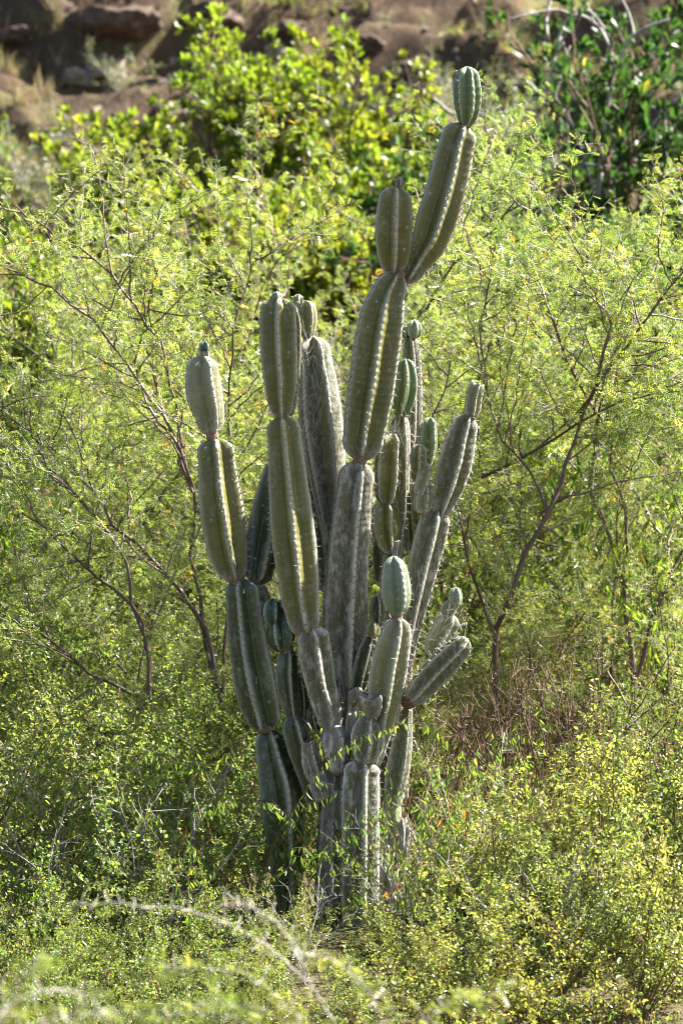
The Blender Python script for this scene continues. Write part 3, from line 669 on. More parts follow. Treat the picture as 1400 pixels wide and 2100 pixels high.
# the forked acacia to the right of the cactus and the fanning one on the left, limbs set out where they stand
bR=gpt(1015,1.5)
AR=acacia(21,[px_limb(bR,1.5,[(1015,1500),(1016,1400),(1014,1295),(1045,1230),(1075,1130),(1130,1040),(1165,950),(1190,860),(1225,770),(1245,670),(1215,580),(1180,500)],.019,1),
   px_limb(bR,1.5,[(1014,1300),(990,1230),(960,1160),(940,1060),(905,960),(890,850),(930,720)],.011,2),
   px_limb(bR,1.5,[(1120,1050),(1080,960),(1030,900),(1000,800),(985,660),(1010,520)],.009,3),
   px_limb(bR,1.5,[(1190,860),(1260,740),(1330,640),(1390,560),(1450,470)],.010,4)],dens=1.1)
bR2=gpt(1285,1.9)
AR2=acacia(22,[px_limb(bR2,1.9,[(1300,1420),(1285,1280),(1280,1210),(1250,1090),(1215,1010),(1222,930),(1225,830),(1270,720),(1310,640),(1290,540),(1270,460)],.017,5),
   px_limb(bR2,1.9,[(1282,1220),(1285,1050),(1255,960),(1240,870),(1275,700),(1350,560)],.012,6),
   px_limb(bR2,1.9,[(1300,1400),(1350,1230),(1400,1130),(1460,980),(1480,800),(1440,600)],.014,7),
   px_limb(bR2,1.9,[(1240,870),(1180,780),(1130,660),(1090,520),(1080,420)],.010,8)],dens=1.1)
bL=gpt(440,1.5)
AL=acacia(23,[px_limb(bL,1.5,[(455,1440),(420,1290),(375,1215),(300,1140),(235,1070),(190,1010),(130,940),(60,890),(-20,810)],.015,9),
   px_limb(bL,1.5,[(440,1420),(400,1180),(395,1000),(370,920),(300,830),(270,740),(300,640),(330,540),(280,500)],.013,10),
   px_limb(bL,1.5,[(395,1010),(360,900),(255,740),(190,650),(110,600),(0,540),(-40,520)],.011,11),
   px_limb(bL,1.5,[(455,1430),(470,1220),(480,1000),(470,830),(480,680),(520,540),(560,520)],.012,12),
   px_limb(bL,1.5,[(375,920),(330,700),(230,560),(120,480),(40,430)],.010,13)],dens=1.05)
bL2=gpt(300,1.2)
AL2=acacia(24,[px_limb(bL2,1.2,[(310,1460),(297,1315),(270,1235),(195,1190),(100,1080),(-20,1010)],.014,14),
   px_limb(bL2,1.2,[(300,1330),(260,1150),(190,1050),(110,960),(30,880),(-60,800)],.010,15),
   px_limb(bL2,1.2,[(310,1440),(180,1380),(75,1290),(0,1255),(-90,1200)],.011,16)],dens=1.0)
place(AR,'acacia_shrub','thorny acacia with a dark forked trunk just right of the cactus','acacia',bR)
place(AR2,'acacia_shrub','thorny acacia with several upright dark stems near the picture edge right of the forked one','acacia',bR2)
place(AL,'acacia_shrub','thorny acacia whose long dark limbs fan out to the upper left','acacia',bL)
place(AL2,'acacia_shrub','low spreading acacia with limbs sweeping left below the fanning acacia','acacia',bL2)
A_SPOTS=[(60,3.6,0,.4,.9,'tall lime-leaved acacia at the far left under the boulder'),
 (-180,2.6,1,2.0,.95,'lime-leaved acacia at the left border, partly out of frame'),
 (250,4.6,2,1.1,.9,'acacia thicket crown below the small bright bush on the left'),
 (600,3.4,1,3.3,1.22,'acacia filling the gap behind the front cactus column'),
 (700,4.2,0,5.0,1.2,'acacia crown showing just left of the tallest cactus column'),
 (880,4.4,2,.2,1.0,'acacia crown under the leaning top segment of the cactus'),
 (1060,4.6,1,2.6,.92,'acacia crown below the tree with grey drooping branches'),
 (1390,4.2,0,4.2,1.0,'acacia at the right border behind the upright stems'),
 (1560,2.8,2,1.9,.95,'acacia mostly hidden beyond the right border'),
 (1080,1.9,1,.6,.52,'knee-high young acacia at the foot of the forked one'),
 (900,1.6,0,3.5,.50,'knee-high young acacia behind the loose leaning cactus segment'),
 (1240,2.3,0,1.5,.60,'young acacia between the forked trunk and the upright stems'),
 (1390,1.5,1,4.6,.55,'young acacia low at the right border'),
 (180,1.5,0,2.4,.55,'young acacia under the sweeping limbs on the left'),
 (420,1.9,1,5.2,.60,'young acacia left of the dark cactus column'),
 (40,1.7,1,.1,.55,'young acacia low at the left border')]
for px,Y,v,rz,scl,lab in A_SPOTS:
    place(AC[v],'acacia_shrub',lab,'acacia',gpt(px,Y),rz,scl,'thorny acacias behind the cactus')

# --- low small-leaved shrubs
def low_shrub(seed, H, n, mat, bark, size=.016, tmpl=T_OVAL, spread=1.1, gap=.016, dens=1.0, wid=None):
    s=Plant(seed); r=s.r
    for i in range(n):
        az=2*math.pi*(i+r.uniform(-.4,.4))/n; tilt=r.uniform(.1,1)*spread
        d=np.array((math.cos(az)*math.sin(tilt),math.sin(az)*math.sin(tilt),math.cos(tilt)))
        p=wander(r,(0,0,0),d,H*r.uniform(.75,1.2),.07,.12,.0,.05)
        s.t.add(p,np.linspace(.006,.0016,len(p)),5,r.random())
        sec=s.branchify(p,.006,.065/dens,H*.42,(.5,1.1),.12,.02,.13,.04,.12,3,.0022)
        for q in sec:
            s.leaves(q,gap,1,up=.8,start=.1)
            for w in s.branchify(q,.002,.06/dens,H*.16,(.5,1.1),.2,.0,.12,.03,.15,3,.0012):
                s.leaves(w,gap,1,up=.8)
        s.leaves(p,gap,1,up=.8,start=.3)
    return s.build('low_shrub',mat,tmpl,size,bark,wid)
LG=[low_shrub(31,1.0,12,M['small_leaf'],M['brown_twig'],.021,dens=1.1), low_shrub(32,.8,13,M['small_leaf'],M['brown_twig'],.022,spread=1.25,dens=1.1)]
LP=[low_shrub(41,.75,14,M['pale_leaf'],M['brown_twig'],.022,spread=1.2,dens=1.15), low_shrub(42,.6,14,M['pale_leaf'],M['brown_twig'],.023,spread=1.3,dens=1.15)]
LOW=[(60,.9,0,.3,.85,'LG','green small-leaved shrub low at the left border'),
 (230,.5,1,1.4,.9,'LG','dense green shrub left of the dark cactus column'),
 (390,.8,0,2.9,.85,'LG','green shrub brushing the left side of the cactus'),
 (140,-.3,1,4.0,1.0,'LG','shaded green shrub near the lower left border'),
 (320,-.2,0,5.2,.6,'LG','leafy green shrub in front of the left cactus column'),
 (470,.6,1,.9,.75,'LG','green shrub filling the foot of the dark cactus column'),
 (-120,.2,0,2.2,1.1,'LG','green shrub beyond the left border'),
 (110,2.2,1,1.0,.95,'LG','green shrub under the low sweeping acacia limbs'),
 (330,2.2,0,.1,.85,'LG','green shrub in the shade under the fanning acacia'),
 (560,2.2,1,3.9,.8,'LG','green shrub seen through the gap behind the dark cactus column'),
 (880,1.1,0,3.1,.5,'LG','green shrub right behind the loose leaning cactus segment'),
 (1120,2.6,1,.5,.7,'LG','green shrub at the foot of the forked acacia'),
 (1340,1.0,0,4.7,.6,'LG','green shrub low beside the right border'),
 (1230,.5,0,1.9,.45,'LG','green shrub between the dark hollow and the pale shrubs'),
 (1530,.9,1,2.7,1.1,'LG','green shrub beyond the right border'),
 (950,-.1,0,.7,.62,'LP','pale leafy shrub right of the cactus foot'),
 (1090,-.35,1,2.4,.9,'LP','pale yellow-green shrub with white-glinting leaves, lower right'),
 (1250,-.2,0,3.6,.95,'LP','broad pale shrub with tiny leaves in the lower right corner'),
 (1380,-.5,1,5.5,1.1,'LP','pale shrub cut by the right border near the bottom'),
 (1170,-.95,0,1.2,.75,'LP','pale shrub at the bottom edge right of centre'),
 (990,-.9,1,4.4,.72,'LP','low pale shrub at the bottom edge below the cactus'),
 (1400,.35,0,2.0,.8,'LP','pale shrub higher up at the right border'),
 (775,-.5,1,3.0,.36,'LP','small pale shrub hiding the foot of the cactus stump'),
 (610,-.5,0,.2,.30,'LP','small pale shrub hiding the foot of the dark cactus column'),
 (480,-.8,1,1.6,.5,'LG','small yellow-green shrub at the bottom left of the cactus'),
 (250,-1.0,0,4.9,.5,'LG','low green shrub at the bottom edge on the left'),
 (70,-1.0,1,.6,.62,'LG','low green shrub in the lower left corner'),
 (860,-1.0,0,2.1,.45,'LP','low pale shrub at the bottom edge under the white-sided trunk'),
 (1560,-.4,1,3.3,1.1,'LP','pale shrub beyond the lower right border'),
 (1320,-1.3,0,.9,.8,'LP','pale shrub at the bottom edge in the right corner'),
 (1080,-1.5,1,2.2,.75,'LP','pale leafy tuft at the bottom edge, right of the cactus foot'),
 (910,-1.6,0,5.0,.6,'LP','pale leafy tuft at the very bottom below the white-sided trunk'),
 (720,-1.3,1,.4,.42,'LP','pale tuft at the very bottom below the cactus stump'),
 (560,-1.3,0,3.7,.45,'LP','pale tuft at the very bottom behind the blurred branches'),
 (400,-1.5,1,1.1,.55,'LG','green tuft behind the blurred grey branch tips'),
 (160,-1.6,0,2.8,.5,'LG','green tuft behind the blurred arching branch'),
 (820,3.0,0,2.0,1.1,'LG','green shrub deep behind the right-hand cactus columns'),
 (960,3.6,1,4.0,1.35,'LG','green shrub in the shade behind the forked acacia'),
 (1170,3.8,0,1.0,1.2,'LG','green shrub between the forked acacia and the upright stems'),
 (1400,3.4,1,5.4,1.3,'LG','green shrub at the right border behind the acacia stems'),
 (430,3.9,0,3.0,1.2,'LG','green shrub deep behind the slim outer cactus column'),
 (200,3.6,1,.5,1.3,'LG','green shrub under the far left acacias'),
 (20,2.6,0,1.8,1.2,'LG','green shrub at the left border under the acacia limbs'),
 (620,2.6,1,2.5,1.3,'LG','green shrub behind the middle of the cactus')]
SETS={'LG':LG,'LP':LP}
for px,Y,v,rz,scl,st,lab in LOW:
    place(SETS[st][v],'low_shrub',lab,'shrub',gpt(px,Y),rz,scl,'green understorey shrubs' if st=='LG' else 'pale small-leaved shrubs in front')

# --- trailing vines and willowy herbs with narrow hanging leaves
def vine(seed, H, n, mat=None, size=.045, gap=.028, arch=-.05, spread=.5, hang=1.0, bark='brown_twig'):
    s=Plant(seed); r=s.r
    for i in range(n):
        az=r.uniform(0,2*math.pi); tilt=r.uniform(.1,1)*spread
        p=wander(r,(r.uniform(-.06,.06),r.uniform(-.06,.06),0),(math.cos(az)*math.sin(tilt),math.sin(az)*math.sin(tilt),math.cos(tilt)),H*r.uniform(.6,1.1),.05,.10,arch,.04)
        s.t.add(p,np.linspace(.0032,.0010,len(p)),4,r.random())
        seg=np.diff(p,axis=0)
        for q in [p]+s.branchify(p,.003,.10,H*.2,(.5,1.0),.25,-.03,.12,.03,.1,3,.0014):
            k0=len(s.P); s.leaves(q,gap,1,up=.2,start=.12,along=.3)
            for k in range(k0,len(s.P)):
                s.D[k]=unit(unit(s.D[k])*.7+np.array((0,0,-1.0*hang))); s.N[k]=np.array((r.gauss(0,1),r.gauss(0,1),.3))
    return s.build('vine',mat or M['vine_leaf'],T_LANCE,size,M[bark],1.1)
VN=[vine(51,.9,6,size=.036,gap=.024), vine(52,.7,7,size=.033,gap=.022), vine(53,1.3,5,size=.04,gap=.026)]
VINES=[(525,-.16,0,.3,.85,'vine with narrow drooping leaves climbing the dark cactus column'),
 (505,-.17,2,3.4,.95,'long vine climbing past the shaded middle of the dark column'),
 (880,-.4,0,5.6,.95,'drooping yellow-green herb right of the cactus foot'),
 (940,-.6,1,2.9,.9,'loose herb with hanging leaves at the lower right of the cactus'),
 (420,-.6,0,1.9,.8,'drooping herb at the lower left of the cactus'),
 (560,-.2,2,2.0,.62,'thin trailing vine hanging over the shaded dark stem'),
 (632,-.22,2,4.1,.75,'vine dangling in front of the grey centre trunk'),
 (705,-.28,0,5.0,.5,'short leafy vine in front of the cactus stump'),
 (850,-.05,1,.7,1.0,'willowy herb with drooping leaves right of the white-sided trunk'),
 (905,-.15,0,3.2,.8,'willowy herb with narrow yellow-green leaves beside the pale shrub'),
 (800,-.3,1,2.5,.6,'dry-stemmed herb in front of the white-sided trunk'),
 (980,.6,2,1.1,.72,'climber with broad hanging leaves at the foot of the forked acacia'),
 (1080,.4,1,4.4,.8,'herb with orange withered leaves near the dark hollow'),
 (330,.2,2,3.9,.70,'leafy climber in the green shrubs left of the cactus'),
 (180,.1,1,.2,.9,'narrow-leaved herb among the shaded shrubs on the left'),
 (40,-1.4,1,5.1,.75,'reddish-stemmed sprig with hanging leaves in the lower left corner')]
for px,Y,v,rz,scl,lab in VINES:
    place(VN[v],'trailing_vine',lab,'vine',gpt(px,Y),rz,scl,'vines and herbs around the cactus')
BV=[vine(54,2.4,4,size=.075,gap=.04,spread=.35,arch=-.02)]
for px,Y,rz,scl,lab in [(30,3.0,.5,1.0,'climber with large yellow-green leaves at the left border'),(-40,3.4,2.4,1.05,'second big-leaved climber, at the very left border'),
      (1330,2.2,1.2,.95,'climber with large bright green leaves right of the upright acacia stems'),(1410,2.6,3.8,.9,'big-leaved climber at the right border')]:
    place(BV[0],'leafy_climber',lab,'climber',gpt(px,Y),rz,scl,'big-leaved climbers')

# --- broad-leaved bushes on the slope
def broad_bush(seed, H, n, mat, bark, size, spread=1.0, tipn=9, dens=1.0, dead=0, tmpl=T_BROAD):
    s=Plant(seed); r=s.r
    for i in range(n):
        az=2*math.pi*(i+r.uniform(-.4,.4))/n; tilt=r.uniform(.05,1)*spread
        p=wander(r,(0,0,0),(math.cos(az)*math.sin(tilt),math.sin(az)*math.sin(tilt),math.cos(tilt)),H*r.uniform(.7,1.1),.10,.11,.02)
        s.t.add(p,np.linspace(.022,.005,len(p)),5,r.random())
        for q in s.branchify(p,.02,.11/dens,H*.36,(.5,1.05),.2,.05,.12,.06,.0,4,.007):
            for w in s.branchify(q,.006,.075/dens,.22,(.4,1.0),.25,.06,.1,.05,.0,3,.0035)+[q]:
                e=w[-1]; t=unit(w[-1]-w[-2])
                for _ in range(tipn):
                    d=perp(r,t,r.uniform(.3,1.25)); s.P.append(e-t*r.uniform(0,.05)); s.D.append(d+np.array((0,0,.25))); s.N.append(t+np.array((r.gauss(0,.3),r.gauss(0,.3),.4+r.gauss(0,.3))))
    parts=s.build('bush',mat,tmpl,size,bark)
    return parts
BB=[broad_bush(61,1.7,11,M['bright_leaf'],M['brown_twig'],.050,.52,13,1.6), broad_bush(62,1.2,10,M['bright_leaf'],M['brown_twig'],.048,.5,13,1.5)]
DB=[broad_bush(63,2.1,9,M['dark_leaf'],M['brown_twig'],.066,1.0,8), broad_bush(64,1.3,8,M['dark_leaf'],M['brown_twig'],.058,1.1,7)]
DU=[low_shrub(65,1.1,10,M['dull_leaf'],M['grey_bark'],.030,T_SMALL,1.1,.035,.6), low_shrub(66,.8,10,M['dull_leaf'],M['grey_bark'],.034,T_SMALL,1.25,.04,.6)]
def rise(px,py,Y):      # ground point at depth Y, plus the height its crown must reach
    x,y,z=gpt(px,Y); return (x,y,z), CAMZ+(1050-py)*sc(Y)-z
HILL=[('BB',0,520,75,11.5,.4,1.9,'bright_bush','largest bright green bush on the slope, rounded and sunlit'),
 ('BB',0,680,135,11.0,2.9,1.85,'bright_bush','bright green bush to the right of the largest one'),
 ('BB',1,265,185,11.3,1.3,1.3,'bright_bush','small bright green bush left of the largest one'),
 ('BB',1,800,285,10.0,4.2,1.3,'bright_bush','bright bush directly behind the fork of the cactus'),
 ('BB',1,600,260,9.5,.9,1.3,'bright_bush','yellow-green bush in front of the largest bright one'),
 ('BB',1,440,290,9.6,2.2,1.3,'bright_bush','bright bush low under the largest one'),
 ('BB',1,700,300,9.2,5.3,1.3,'bright_bush','yellow-green bush low behind the fork of the cactus'),
 ('DB',0,1330,110,9.0,1.7,2.1,'dark_bush','dark leafy bush hung with grey twigs, second from the upper right border'),
 ('DB',0,1190,120,10.6,4.0,2.1,'dark_bush','dark leafy bush furthest from the right border at the upper right'),
 ('BB',1,120,480,7.5,3.5,1.3,'bright_bush','bright leafy bush showing through the acacia on the far left'),
 ('DB',0,1250,20,10.0,.5,2.1,'dark_bush','dark glossy-leaved bush at the upper right below the bare branches'),
 ('DB',0,1400,40,9.6,3.3,2.1,'dark_bush','dark glossy-leaved bush at the upper right border'),
 ('DB',1,1180,330,8.6,1.9,1.3,'dark_bush','dark leafy bush with bare twigs under the grey branches'),
 ('DB',1,1340,380,8.2,4.9,1.3,'dark_bush','dark bush low behind the right-hand acacias'),
 ('DB',1,1000,370,8.8,2.7,1.3,'dark_bush','dark bush to the right of the leaning cactus segment'),
 ('DB',1,1110,230,9.4,.1,1.3,'dark_bush','dark bush with bare twigs between the cactus tip and the upper right bushes'),
 ('DU',1,960,330,9.0,1.2,1.0,'grey_green_shrub','dull twiggy shrub low behind the leaning segment'),
 ('DB',1,270,800,6.2,.8,1.2,'dark_bush','glossy dark bush glimpsed through the fanning acacia'),
 ('DB',1,120,860,6.4,2.1,1.2,'dark_bush','glossy bush glimpsed low at the left through thin acacia twigs'),
 ('DU',0,850,215,12.0,.3,1.0,'grey_green_shrub','grey-green shrub behind the top of the leaning segment'),
 ('DU',0,1010,215,12.0,2.3,1.0,'grey_green_shrub','grey-green shrub among dry branches right of the cactus tip'),
 ('DU',1,930,290,10.5,4.3,1.0,'grey_green_shrub','dull shrub behind the upper leaning segment'),
 ('DU',0,140,165,15.0,1.0,1.0,'grey_green_shrub','dull olive shrub on the bare slope at the upper left'),
 ('DU',1,60,185,14.5,3.1,1.0,'grey_green_shrub','olive shrub at the left border of the bare slope'),
 ('DU',0,200,205,14.3,5.0,1.0,'grey_green_shrub','olive shrub above the pale boulder'),
 ('DU',1,1050,110,16.0,.7,1.0,'grey_green_shrub','dark scrubby shrub on the slope right of the cactus tip'),
 ('DU',1,870,30,18.2,2.0,1.0,'grey_green_shrub','small scrub at the top edge above the earth mound'),
 ('DU',0,1020,20,18.5,3.7,1.0,'grey_green_shrub','scrub at the top edge near the bare branches'),
 ('DU',0,380,60,18.5,.9,.9,'grey_green_shrub','dry scrub on the dark bank above the largest bright bush'),
 ('DU',1,250,95,17.0,2.9,.9,'grey_green_shrub','scrub on the bank below the long dark slab'),
 ('DU',1,720,110,16.5,4.9,.8,'grey_green_shrub','tuft of dry scrub beside the dark overhang'),
 ('DU',1,110,50,18.5,1.4,.9,'grey_green_shrub','dry scrub near the top left corner'),
 ('DU',1,930,110,16.5,3.4,.9,'grey_green_shrub','dry scrub just left of the cactus tip'),
 ('DU',1,330,330,12.5,5.5,1.0,'grey_green_shrub','dry shrub at the foot of the small bright bush')]
SETS.update({'BB':BB,'DB':DB,'DU':DU}); NAT={}
for k_ in ('BB','DB','DU'):
    NAT[k_]=[]
    for parts_ in SETS[k_]:
        z_=np.empty(len(parts_[1][1].vertices)*3,np.float32); parts_[1][1].vertices.foreach_get('co',z_); NAT[k_].append(float(np.percentile(z_[2::3],98.5)))

for st,v,px,py,Y,rz,mx,nm,lab in HILL:
    loc,h=rise(px,py,Y); scl=max(.35,min(mx,h/NAT[st][v]))
    place(SETS[st][v],nm,lab,'bush',loc,rz,(scl*.92,scl*.92,scl) if st=='BB' else scl,{'BB':'bright bushes on the slope','DB':'dark leafy bushes','DU':'dull shrubs on the slope'}[st])
# yellow-green sprig on the upper left slope
place(VN[0],'leafy_sapling','young yellow-green sapling on the slope at the upper left','sapling',gpt(75,13.6),.8,1.6)

# bare grey branches drooping over the dark bushes
def bare_tree(name,label,limbs,Y):
    t=Tubes(); r=random.Random(len(limbs)*7+int(Y*10)); base=np.array(at(*limbs[0][0][0],Y))
    for pts,rad in limbs:
        P=np.array([(*p,0) for p in pts],float); C_,_=catmull(P[:,[0,1,2]],max(12,len(pts)*5))
        yy=np.cumsum([r.gauss(0,.03) for _ in C_]); q=np.array([at(c[0],c[1],Y+y_) for c,y_ in zip(C_,yy)])-base
        t.add(q,np.linspace(rad*.65,rad*.3,len(q)),6,.5)
        for k in range(3,len(q)-1,2):
            if r.random()<.35:
                d=perp(r,unit(q[k]-q[k-1]),r.uniform(.5,1.1)); w=wander(r,q[k],d,r.uniform(.2,.6),.05,.16,-.06)
                t.add(w,np.linspace(rad*.35,.003,len(w)),4,.5)
    o=empty(name,tuple(base)); tag(o,label,'dead tree'); mobj('branch',t.mesh('bare_branches',M['grey_bark']),o); return o
bare_tree('bare_tree','leafless grey branches arching over the dark bushes at the upper right',[
 ([(1235,560),(1225,420),(1240,260),(1262,140),(1300,70),(1370,40)],.030),
 ([(1262,140),(1230,60),(1180,30),(1150,60),(1140,140),(1105,200),(1090,260)],.022),
 ([(1240,60),(1200,20),(1160,70),(1120,150)],.015),
 ([(1225,420),(1190,300),(1160,230),(1120,180)],.014),
 ([(1400,200),(1360,225),(1342,290),(1350,330),(1375,370)],.026),
 ([(1350,240),(1300,300),(1260,360),(1230,430)],.016),
 ([(1250,350),(1180,330),(1120,330),(1080,370)],.012),
 ([(1130,-10),(1120,40),(1125,90)],.022)],9.0)
bare_tree('bare_tree','fallen grey forked branch lying behind the top of the cactus',[
 ([(890,205),(930,235),(985,235),(1025,262),(1040,300)],.028),([(1020,262),(1060,275),(1075,330)],.018),([(1020,265),(1005,300),(1010,340)],.014),([(985,236),(960,290),(985,320)],.010)],11.5)

# --- boulders and earth mounds on the slope
def rock_mesh(seed, flat=.7):
    import bmesh
    bm=bmesh.new(); bmesh.ops.create_icosphere(bm,subdivisions=4,radius=1)
    for v in bm.verts:
        d=v.co.normalized(); a=mnoise.noise(d*1.1+Vector((seed*5.1,0,0))); b=mnoise.noise(d*2.6+Vector((0,seed*3.3,0))); c=mnoise.noise(d*7+Vector((0,0,seed)))
        k=1+.38*a+.30*abs(b)+.10*c+.05*mnoise.noise(d*16+Vector((seed,0,0)))
        co=d*k; co.x=max(-.85,min(.9,co.x)); co.z=max(-.7,min(.75+.1*b,co.z)); v.co=Vector((co.x,co.y,co.z*flat))
    me=bpy.data.meshes.new('boulder'); bm.to_mesh(me); bm.free()
    for p in me.polygons: p.use_smooth=True
    return me
RK=[rock_mesh(k,f) for k,f in ((1,.7),(2,.55),(3,.8),(4,.5))]
for me in RK[:3:2]: me.materials.append(M['rock'])
for me in RK[1::2]: me.materials.append(M['dark_rock'])
ROCKS=[(105,305,12.5,0,.24,.4,'pale rounded boulder on the left slope above the acacia'),(215,130,16.5,0,.26,1.9,'pale flat rock set in the left bank'),
 (160,150,16.2,2,.2,.3,'small grey rock left of the flat pale one'),(640,115,17.0,1,.30,2.5,'dark brown overhanging boulder above the bright bushes'),
 (570,105,16.6,2,.22,.2,'small rock with a sunlit white edge left of the dark overhang'),(240,18,19.5,3,.5,1.1,'long dark slab at the top edge on the left'),
 (840,120,17.2,1,.36,4.0,'rounded brown mound left of the cactus tip'),(735,75,18.3,3,.28,.6,'brown rock near the top edge above the mound'),
 (590,45,19.0,1,.25,3.3,'dark rock at the top edge in the middle'),(760,180,15.6,2,.20,5.1,'pale stone on the sunlit bank behind the bright bush'),
 (700,20,20.0,3,.3,2.2,'shadowed rock at the very top, middle'),(430,15,20.0,1,.4,.9,'dark shadowed rock at the top edge above the largest bright bush'),
 (300,165,15.8,1,.28,1.5,'dark rock in the bank above the small bright bush'),(700,160,15.8,0,.16,.7,'small buff stone beside the dark overhang'),
 (960,60,18.5,3,.25,4.4,'brown rock above the tip of the cactus'),(40,60,18.5,3,.3,.3,'dark rock at the top left corner'),(340,215,14.2,2,.17,2.0,'small pale stone between the two left bright bushes')]
def on_hill(px,py):    # walk along the sight line until it meets the slope
    Y=9.0
    while Y<40:
        p=at(px,py,Y)
        if p[2] <= ground(p[0],Y): return p
        Y+=.05
    return at(px,py,18)
for px,py,_,v,scl,rz,lab in ROCKS:
    o=mobj('boulder',RK[v]); p=on_hill(px,py); o.location=(p[0],p[1],p[2]-scl*.32); o.rotation_euler=(.1*rz-.2,.15,rz); o.scale=(scl*.8,scl*.7,scl*.62); tag(o,lab,'rock','rocks on the hillside')

# --- stuff: dry grass, litter sticks, ground leaves
def scatter(n, xr, yr, f):
    out=[]
    while len(out)<n:
        x=nr.uniform(*xr); y=nr.uniform(*yr)
        if f is None or f(x,y): out.append((x,y,ground(x,y)))
    return np.array(out)
def blades(name,label,P,per,ln,w,mat,cat='grass',lean=.5):
    n=len(P)*per; Q=np.repeat(P,per,0)+np.concatenate([nr.normal(0,.03,(n,2)),np.zeros((n,1))],1)
    D=np.stack([nr.normal(0,lean,n),nr.normal(0,lean,n),np.ones(n)],1); Nn=np.stack([nr.normal(0,1,n),nr.normal(0,1,n),np.full(n,.3)],1)
    tv=np.array([(0,-.5*w,0),(0,.5*w,0),(.55,.35*w,.04),(.55,-.35*w,.04),(1,0,.16)]); tf=[np.array([(0,1,2,3)]),np.array([(3,2,4)])]
    V,F=stamp(tv,tf,Q,D,Nn,ln*(.5+nr.random(n)))
    o=mobj(name,make_mesh(name,V,F,[mat],attrs={'tint':np.repeat(nr.random(n),5)},smooth=False)); tag(o,label,cat,kind='stuff'); return o
blades('dry_grass','dry straw-coloured grass on the hillside',scatter(5000,(-6,6),(11,25),lambda x,y: mnoise.noise(Vector((x*.8,y*.8,5)))>-.05),9,.16,.05,M['straw'])
blades('hill_weeds','sparse green weeds on the hillside',scatter(3500,(-6,6),(11,25),lambda x,y: mnoise.noise(Vector((x*.6,y*.9,15)))>.12),8,.13,.16,M['dull_leaf'],'weeds',.9)
blades('short_straw','short dry straw around the foot of the cactus',scatter(1300,(-3.2,3.2),(-1.8,.35),None),6,.09,.03,M['straw'],'undergrowth',.7)
blades('undergrowth','dry stems and straw between the shrubs',scatter(2300,(-3.4,3.4),(.35,4),None),7,.28,.018,M['straw'],'undergrowth',.6)
Pg=scatter(42000,(-3.4,3.4),(-1.8,9),lambda x,y: mnoise.noise(Vector((x*1.3,y*1.3,2)))>-.25)
Pg[:,2]+=nr.random(len(Pg))**2*.22
V,F=stamp(T_OVAL[0],T_OVAL[1],Pg,nr.normal(0,1,Pg.shape),np.stack([nr.normal(0,.5,len(Pg)),nr.normal(0,.5,len(Pg)),np.ones(len(Pg))],1),.026*(.5+nr.random(len(Pg))))
tag(mobj('ground_cover',make_mesh('ground_cover',V,F,[M['small_leaf']],attrs={'tint':np.repeat(np.clip(nr.normal(.45,.25,len(Pg)),0,1),6)},smooth=False)),'low leafy ground cover between the shrubs','ground cover',kind='stuff')

M['pale_bark']=simple_mat('pale_bark',(.22,.20,.18),(.40,.37,.34),40,.7,.2)
# --- blurred thorny branches close to the camera
def near_shrub(name,label,Y,limbs,seed):
    s=Plant(seed); r=s.r; base=np.array(gpt(limbs[0][0][0][0],Y))
    for pts,rad,bare in limbs:
        C_,_=catmull(np.array([(*p,0) for p in pts],float),len(pts)*6)
        yy=np.cumsum([r.gauss(0,.012) for _ in C_]); q=np.array([at(c[0]+r.gauss(0,1.5),c[1]+r.gauss(0,2.5),Y+y_) for c,y_ in zip(C_,yy)])-base
        s.t.add(q,np.linspace(rad*.75,rad*.4,len(q)),6,.5); s.thorns(q,1.0,.038)
        for w in s.branchify(q,.003,.05 if not bare else .09,.14,(.5,1.1),.05,.05,.1,.03,.2,3,.0014):
            if not bare or r.random()<.3: s.leaves(w,.017,1,up=.8)
        if not bare: s.leaves(q,.02,1,up=.8)
    place(s.build('near_acacia',M['acacia_leaf'],T_ACACIA,.034,M['pale_bark']),name,label,'shrub',tuple(base))
near_shrub('thorny_shrub','out-of-focus thorny grey branches with pale leaves, close to the lens at bottom',-5.0,[
 ([(760,2900),(745,2400),(720,2180),(650,2040),(560,1950),(470,1895),(370,1868),(270,1856),(140,1852)],.0046,1),
 ([(650,2040),(610,1960),(570,1895),(510,1858),(445,1856)],.0036,1),
 ([(745,2400),(720,2200),(560,2080),(430,2060),(300,2100)],.003,0),
 ([(760,2500),(800,2200),(760,2040),(690,1975),(600,1950)],.0034,0),
 ([(790,2300),(880,2090),(960,2040),(1040,2035)],.003,0),
 ([(760,2500),(650,2150),(520,2010),(420,1985),(330,1990)],.003,0),
 ([(740,2400),(600,2180),(480,2090),(380,2080),(240,2075)],.003,0)],71)
near_shrub('thorny_shrub','out-of-focus arching thorny branch in the bottom left corner, close to the lens',-6.4,[
 ([(-120,2800),(-60,2250),(0,2085),(60,2042),(130,2030),(190,2050),(230,2110)],.0045,1),
 ([(-60,2250),(40,2120),(120,2085),(220,2080)],.003,0),([(-100,2500),(-20,2130),(60,1990),(90,1960)],.0025,0)],72)

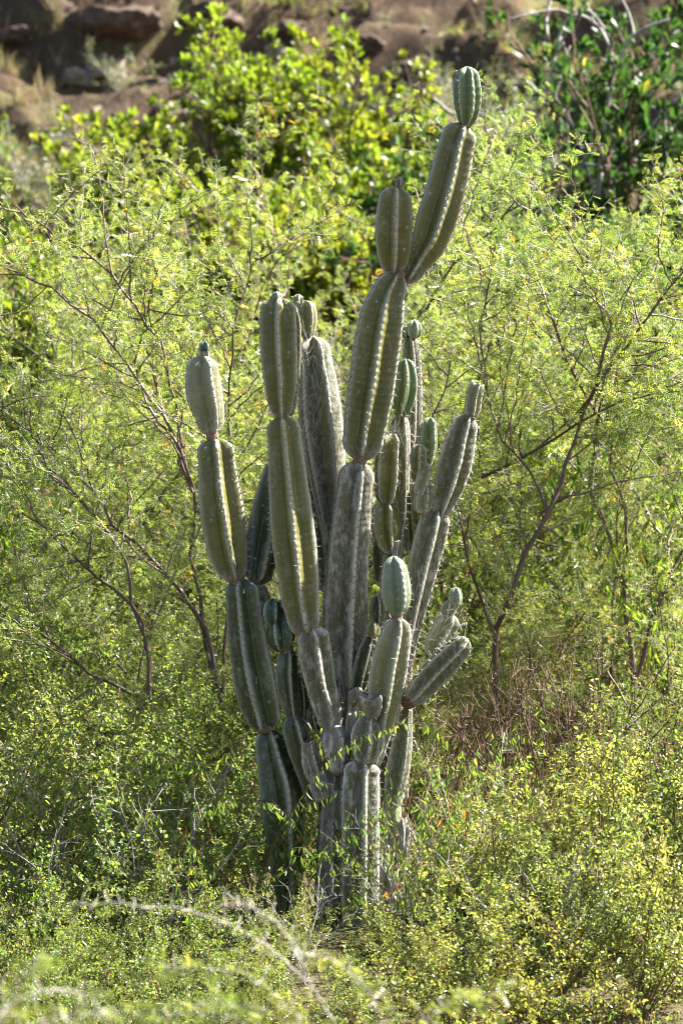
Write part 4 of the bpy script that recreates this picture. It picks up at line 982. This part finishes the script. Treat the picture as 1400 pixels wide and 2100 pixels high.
# --- leafless twiggy shrubs and dry stems
def twiggy(seed,H,n,bark,spread=.9,leafy=False):
    s=Plant(seed); r=s.r
    for i in range(n):
        az=r.uniform(0,2*math.pi); tilt=r.uniform(.1,1)*spread
        p=wander(r,(r.uniform(-.1,.1),r.uniform(-.1,.1),0),(math.cos(az)*math.sin(tilt),math.sin(az)*math.sin(tilt),math.cos(tilt)),H*r.uniform(.6,1.15),.06,.09,.0,.05)
        s.t.add(p,np.linspace(.005,.0018,len(p)),4,r.random()); s.thorns(p,.3,.02)
        for q in s.branchify(p,.004,.11,H*.35,(.5,1.1),.25,.02,.12,.04,.12,3,.0022):
            s.branchify(q,.002,.09,H*.14,(.5,1.1),.2,.0,.12,.03,.15,3,.0013)
    return s.build('twigs',M['small_leaf'],T_OVAL,.02,bark)
TW=[twiggy(81,.9,9,M['grey_bark']),twiggy(82,.75,16,M['brown_twig'],.55)]
for px,Y,v,rz,scl,lab in [(150,-.35,0,.4,1.0,'leafless grey twigs poking out of the shaded shrubs on the left'),(330,-.3,0,2.1,.9,'bare grey twigs in front of the green shrub left of the cactus'),
   (600,-.75,0,4.0,.55,'bare pale twigs at the foot of the dark cactus column'),(845,-.35,0,1.3,.6,'tangle of pale dry twigs beside the white-sided trunk'),(940,.15,0,5.0,.75,'bare twigs right of the cactus foot'),
   (1130,.9,1,.3,1.1,'clump of dry brown stems in the dark hollow at the right'),(1060,1.2,1,2.2,1.2,'dry brown stems beside the trunk of the forked acacia'),(1210,1.3,1,3.9,1.2,'dry brown stems under the upright acacia stems'),
   (900,.9,1,1.1,1.0,'brown dry stems behind the loose leaning segment'),(1150,-.9,0,3.0,.7,'grey twigs among the pale shrubs at the bottom right')]:
    place(TW[v],'bare_twigs',lab,'twigs',gpt(px,Y),rz,scl,'leafless twigs')


# --- rubble on the slope
ic=[(0,0,1)]+[(math.cos(a)*.9,math.sin(a)*.9,.35*(-1)**k) for k,a in enumerate(np.arange(6)*math.pi/3)]+[(0,0,-1)]
icf=[np.array([(0,k+1,(k+1)%6+1) for k in range(6)]+[(7,(k+1)%6+1,k+1) for k in range(6)])]
Pr=scatter(3200,(-6,6),(12,25),lambda x,y: mnoise.noise(Vector((x*.7,y*.7,25)))>-.1)
V,F=stamp(np.array(ic),icf,Pr,nr.normal(0,1,Pr.shape),np.stack([nr.normal(0,.4,len(Pr)),nr.normal(0,.4,len(Pr)),np.ones(len(Pr))],1),.015+.06*nr.random(len(Pr))**3)
V=V+nr.normal(0,.006,V.shape)
tag(mobj('rubble',make_mesh('rubble',V,F,[M['rock']],smooth=False)),'small stones strewn over the hillside','rubble',kind='stuff')
for px,py,rz,scl,lab in [(470,60,.4,1.3,'dry brown brush on the dark bank at the top, left of centre'),(790,40,2.0,1.2,'dry brown brush at the top edge above the mound'),(1010,75,3.1,1.2,'dry brush on the slope right of the cactus tip'),(180,70,5.0,1.2,'dry brush on the upper left slope'),(640,60,1.2,1.0,'dry brush above the dark overhanging boulder')]:
    p=on_hill(px,py); place(TW[1],'dry_brush',lab,'brush',(p[0],p[1],p[2]-.05),rz,scl,'dry brush on the hillside')
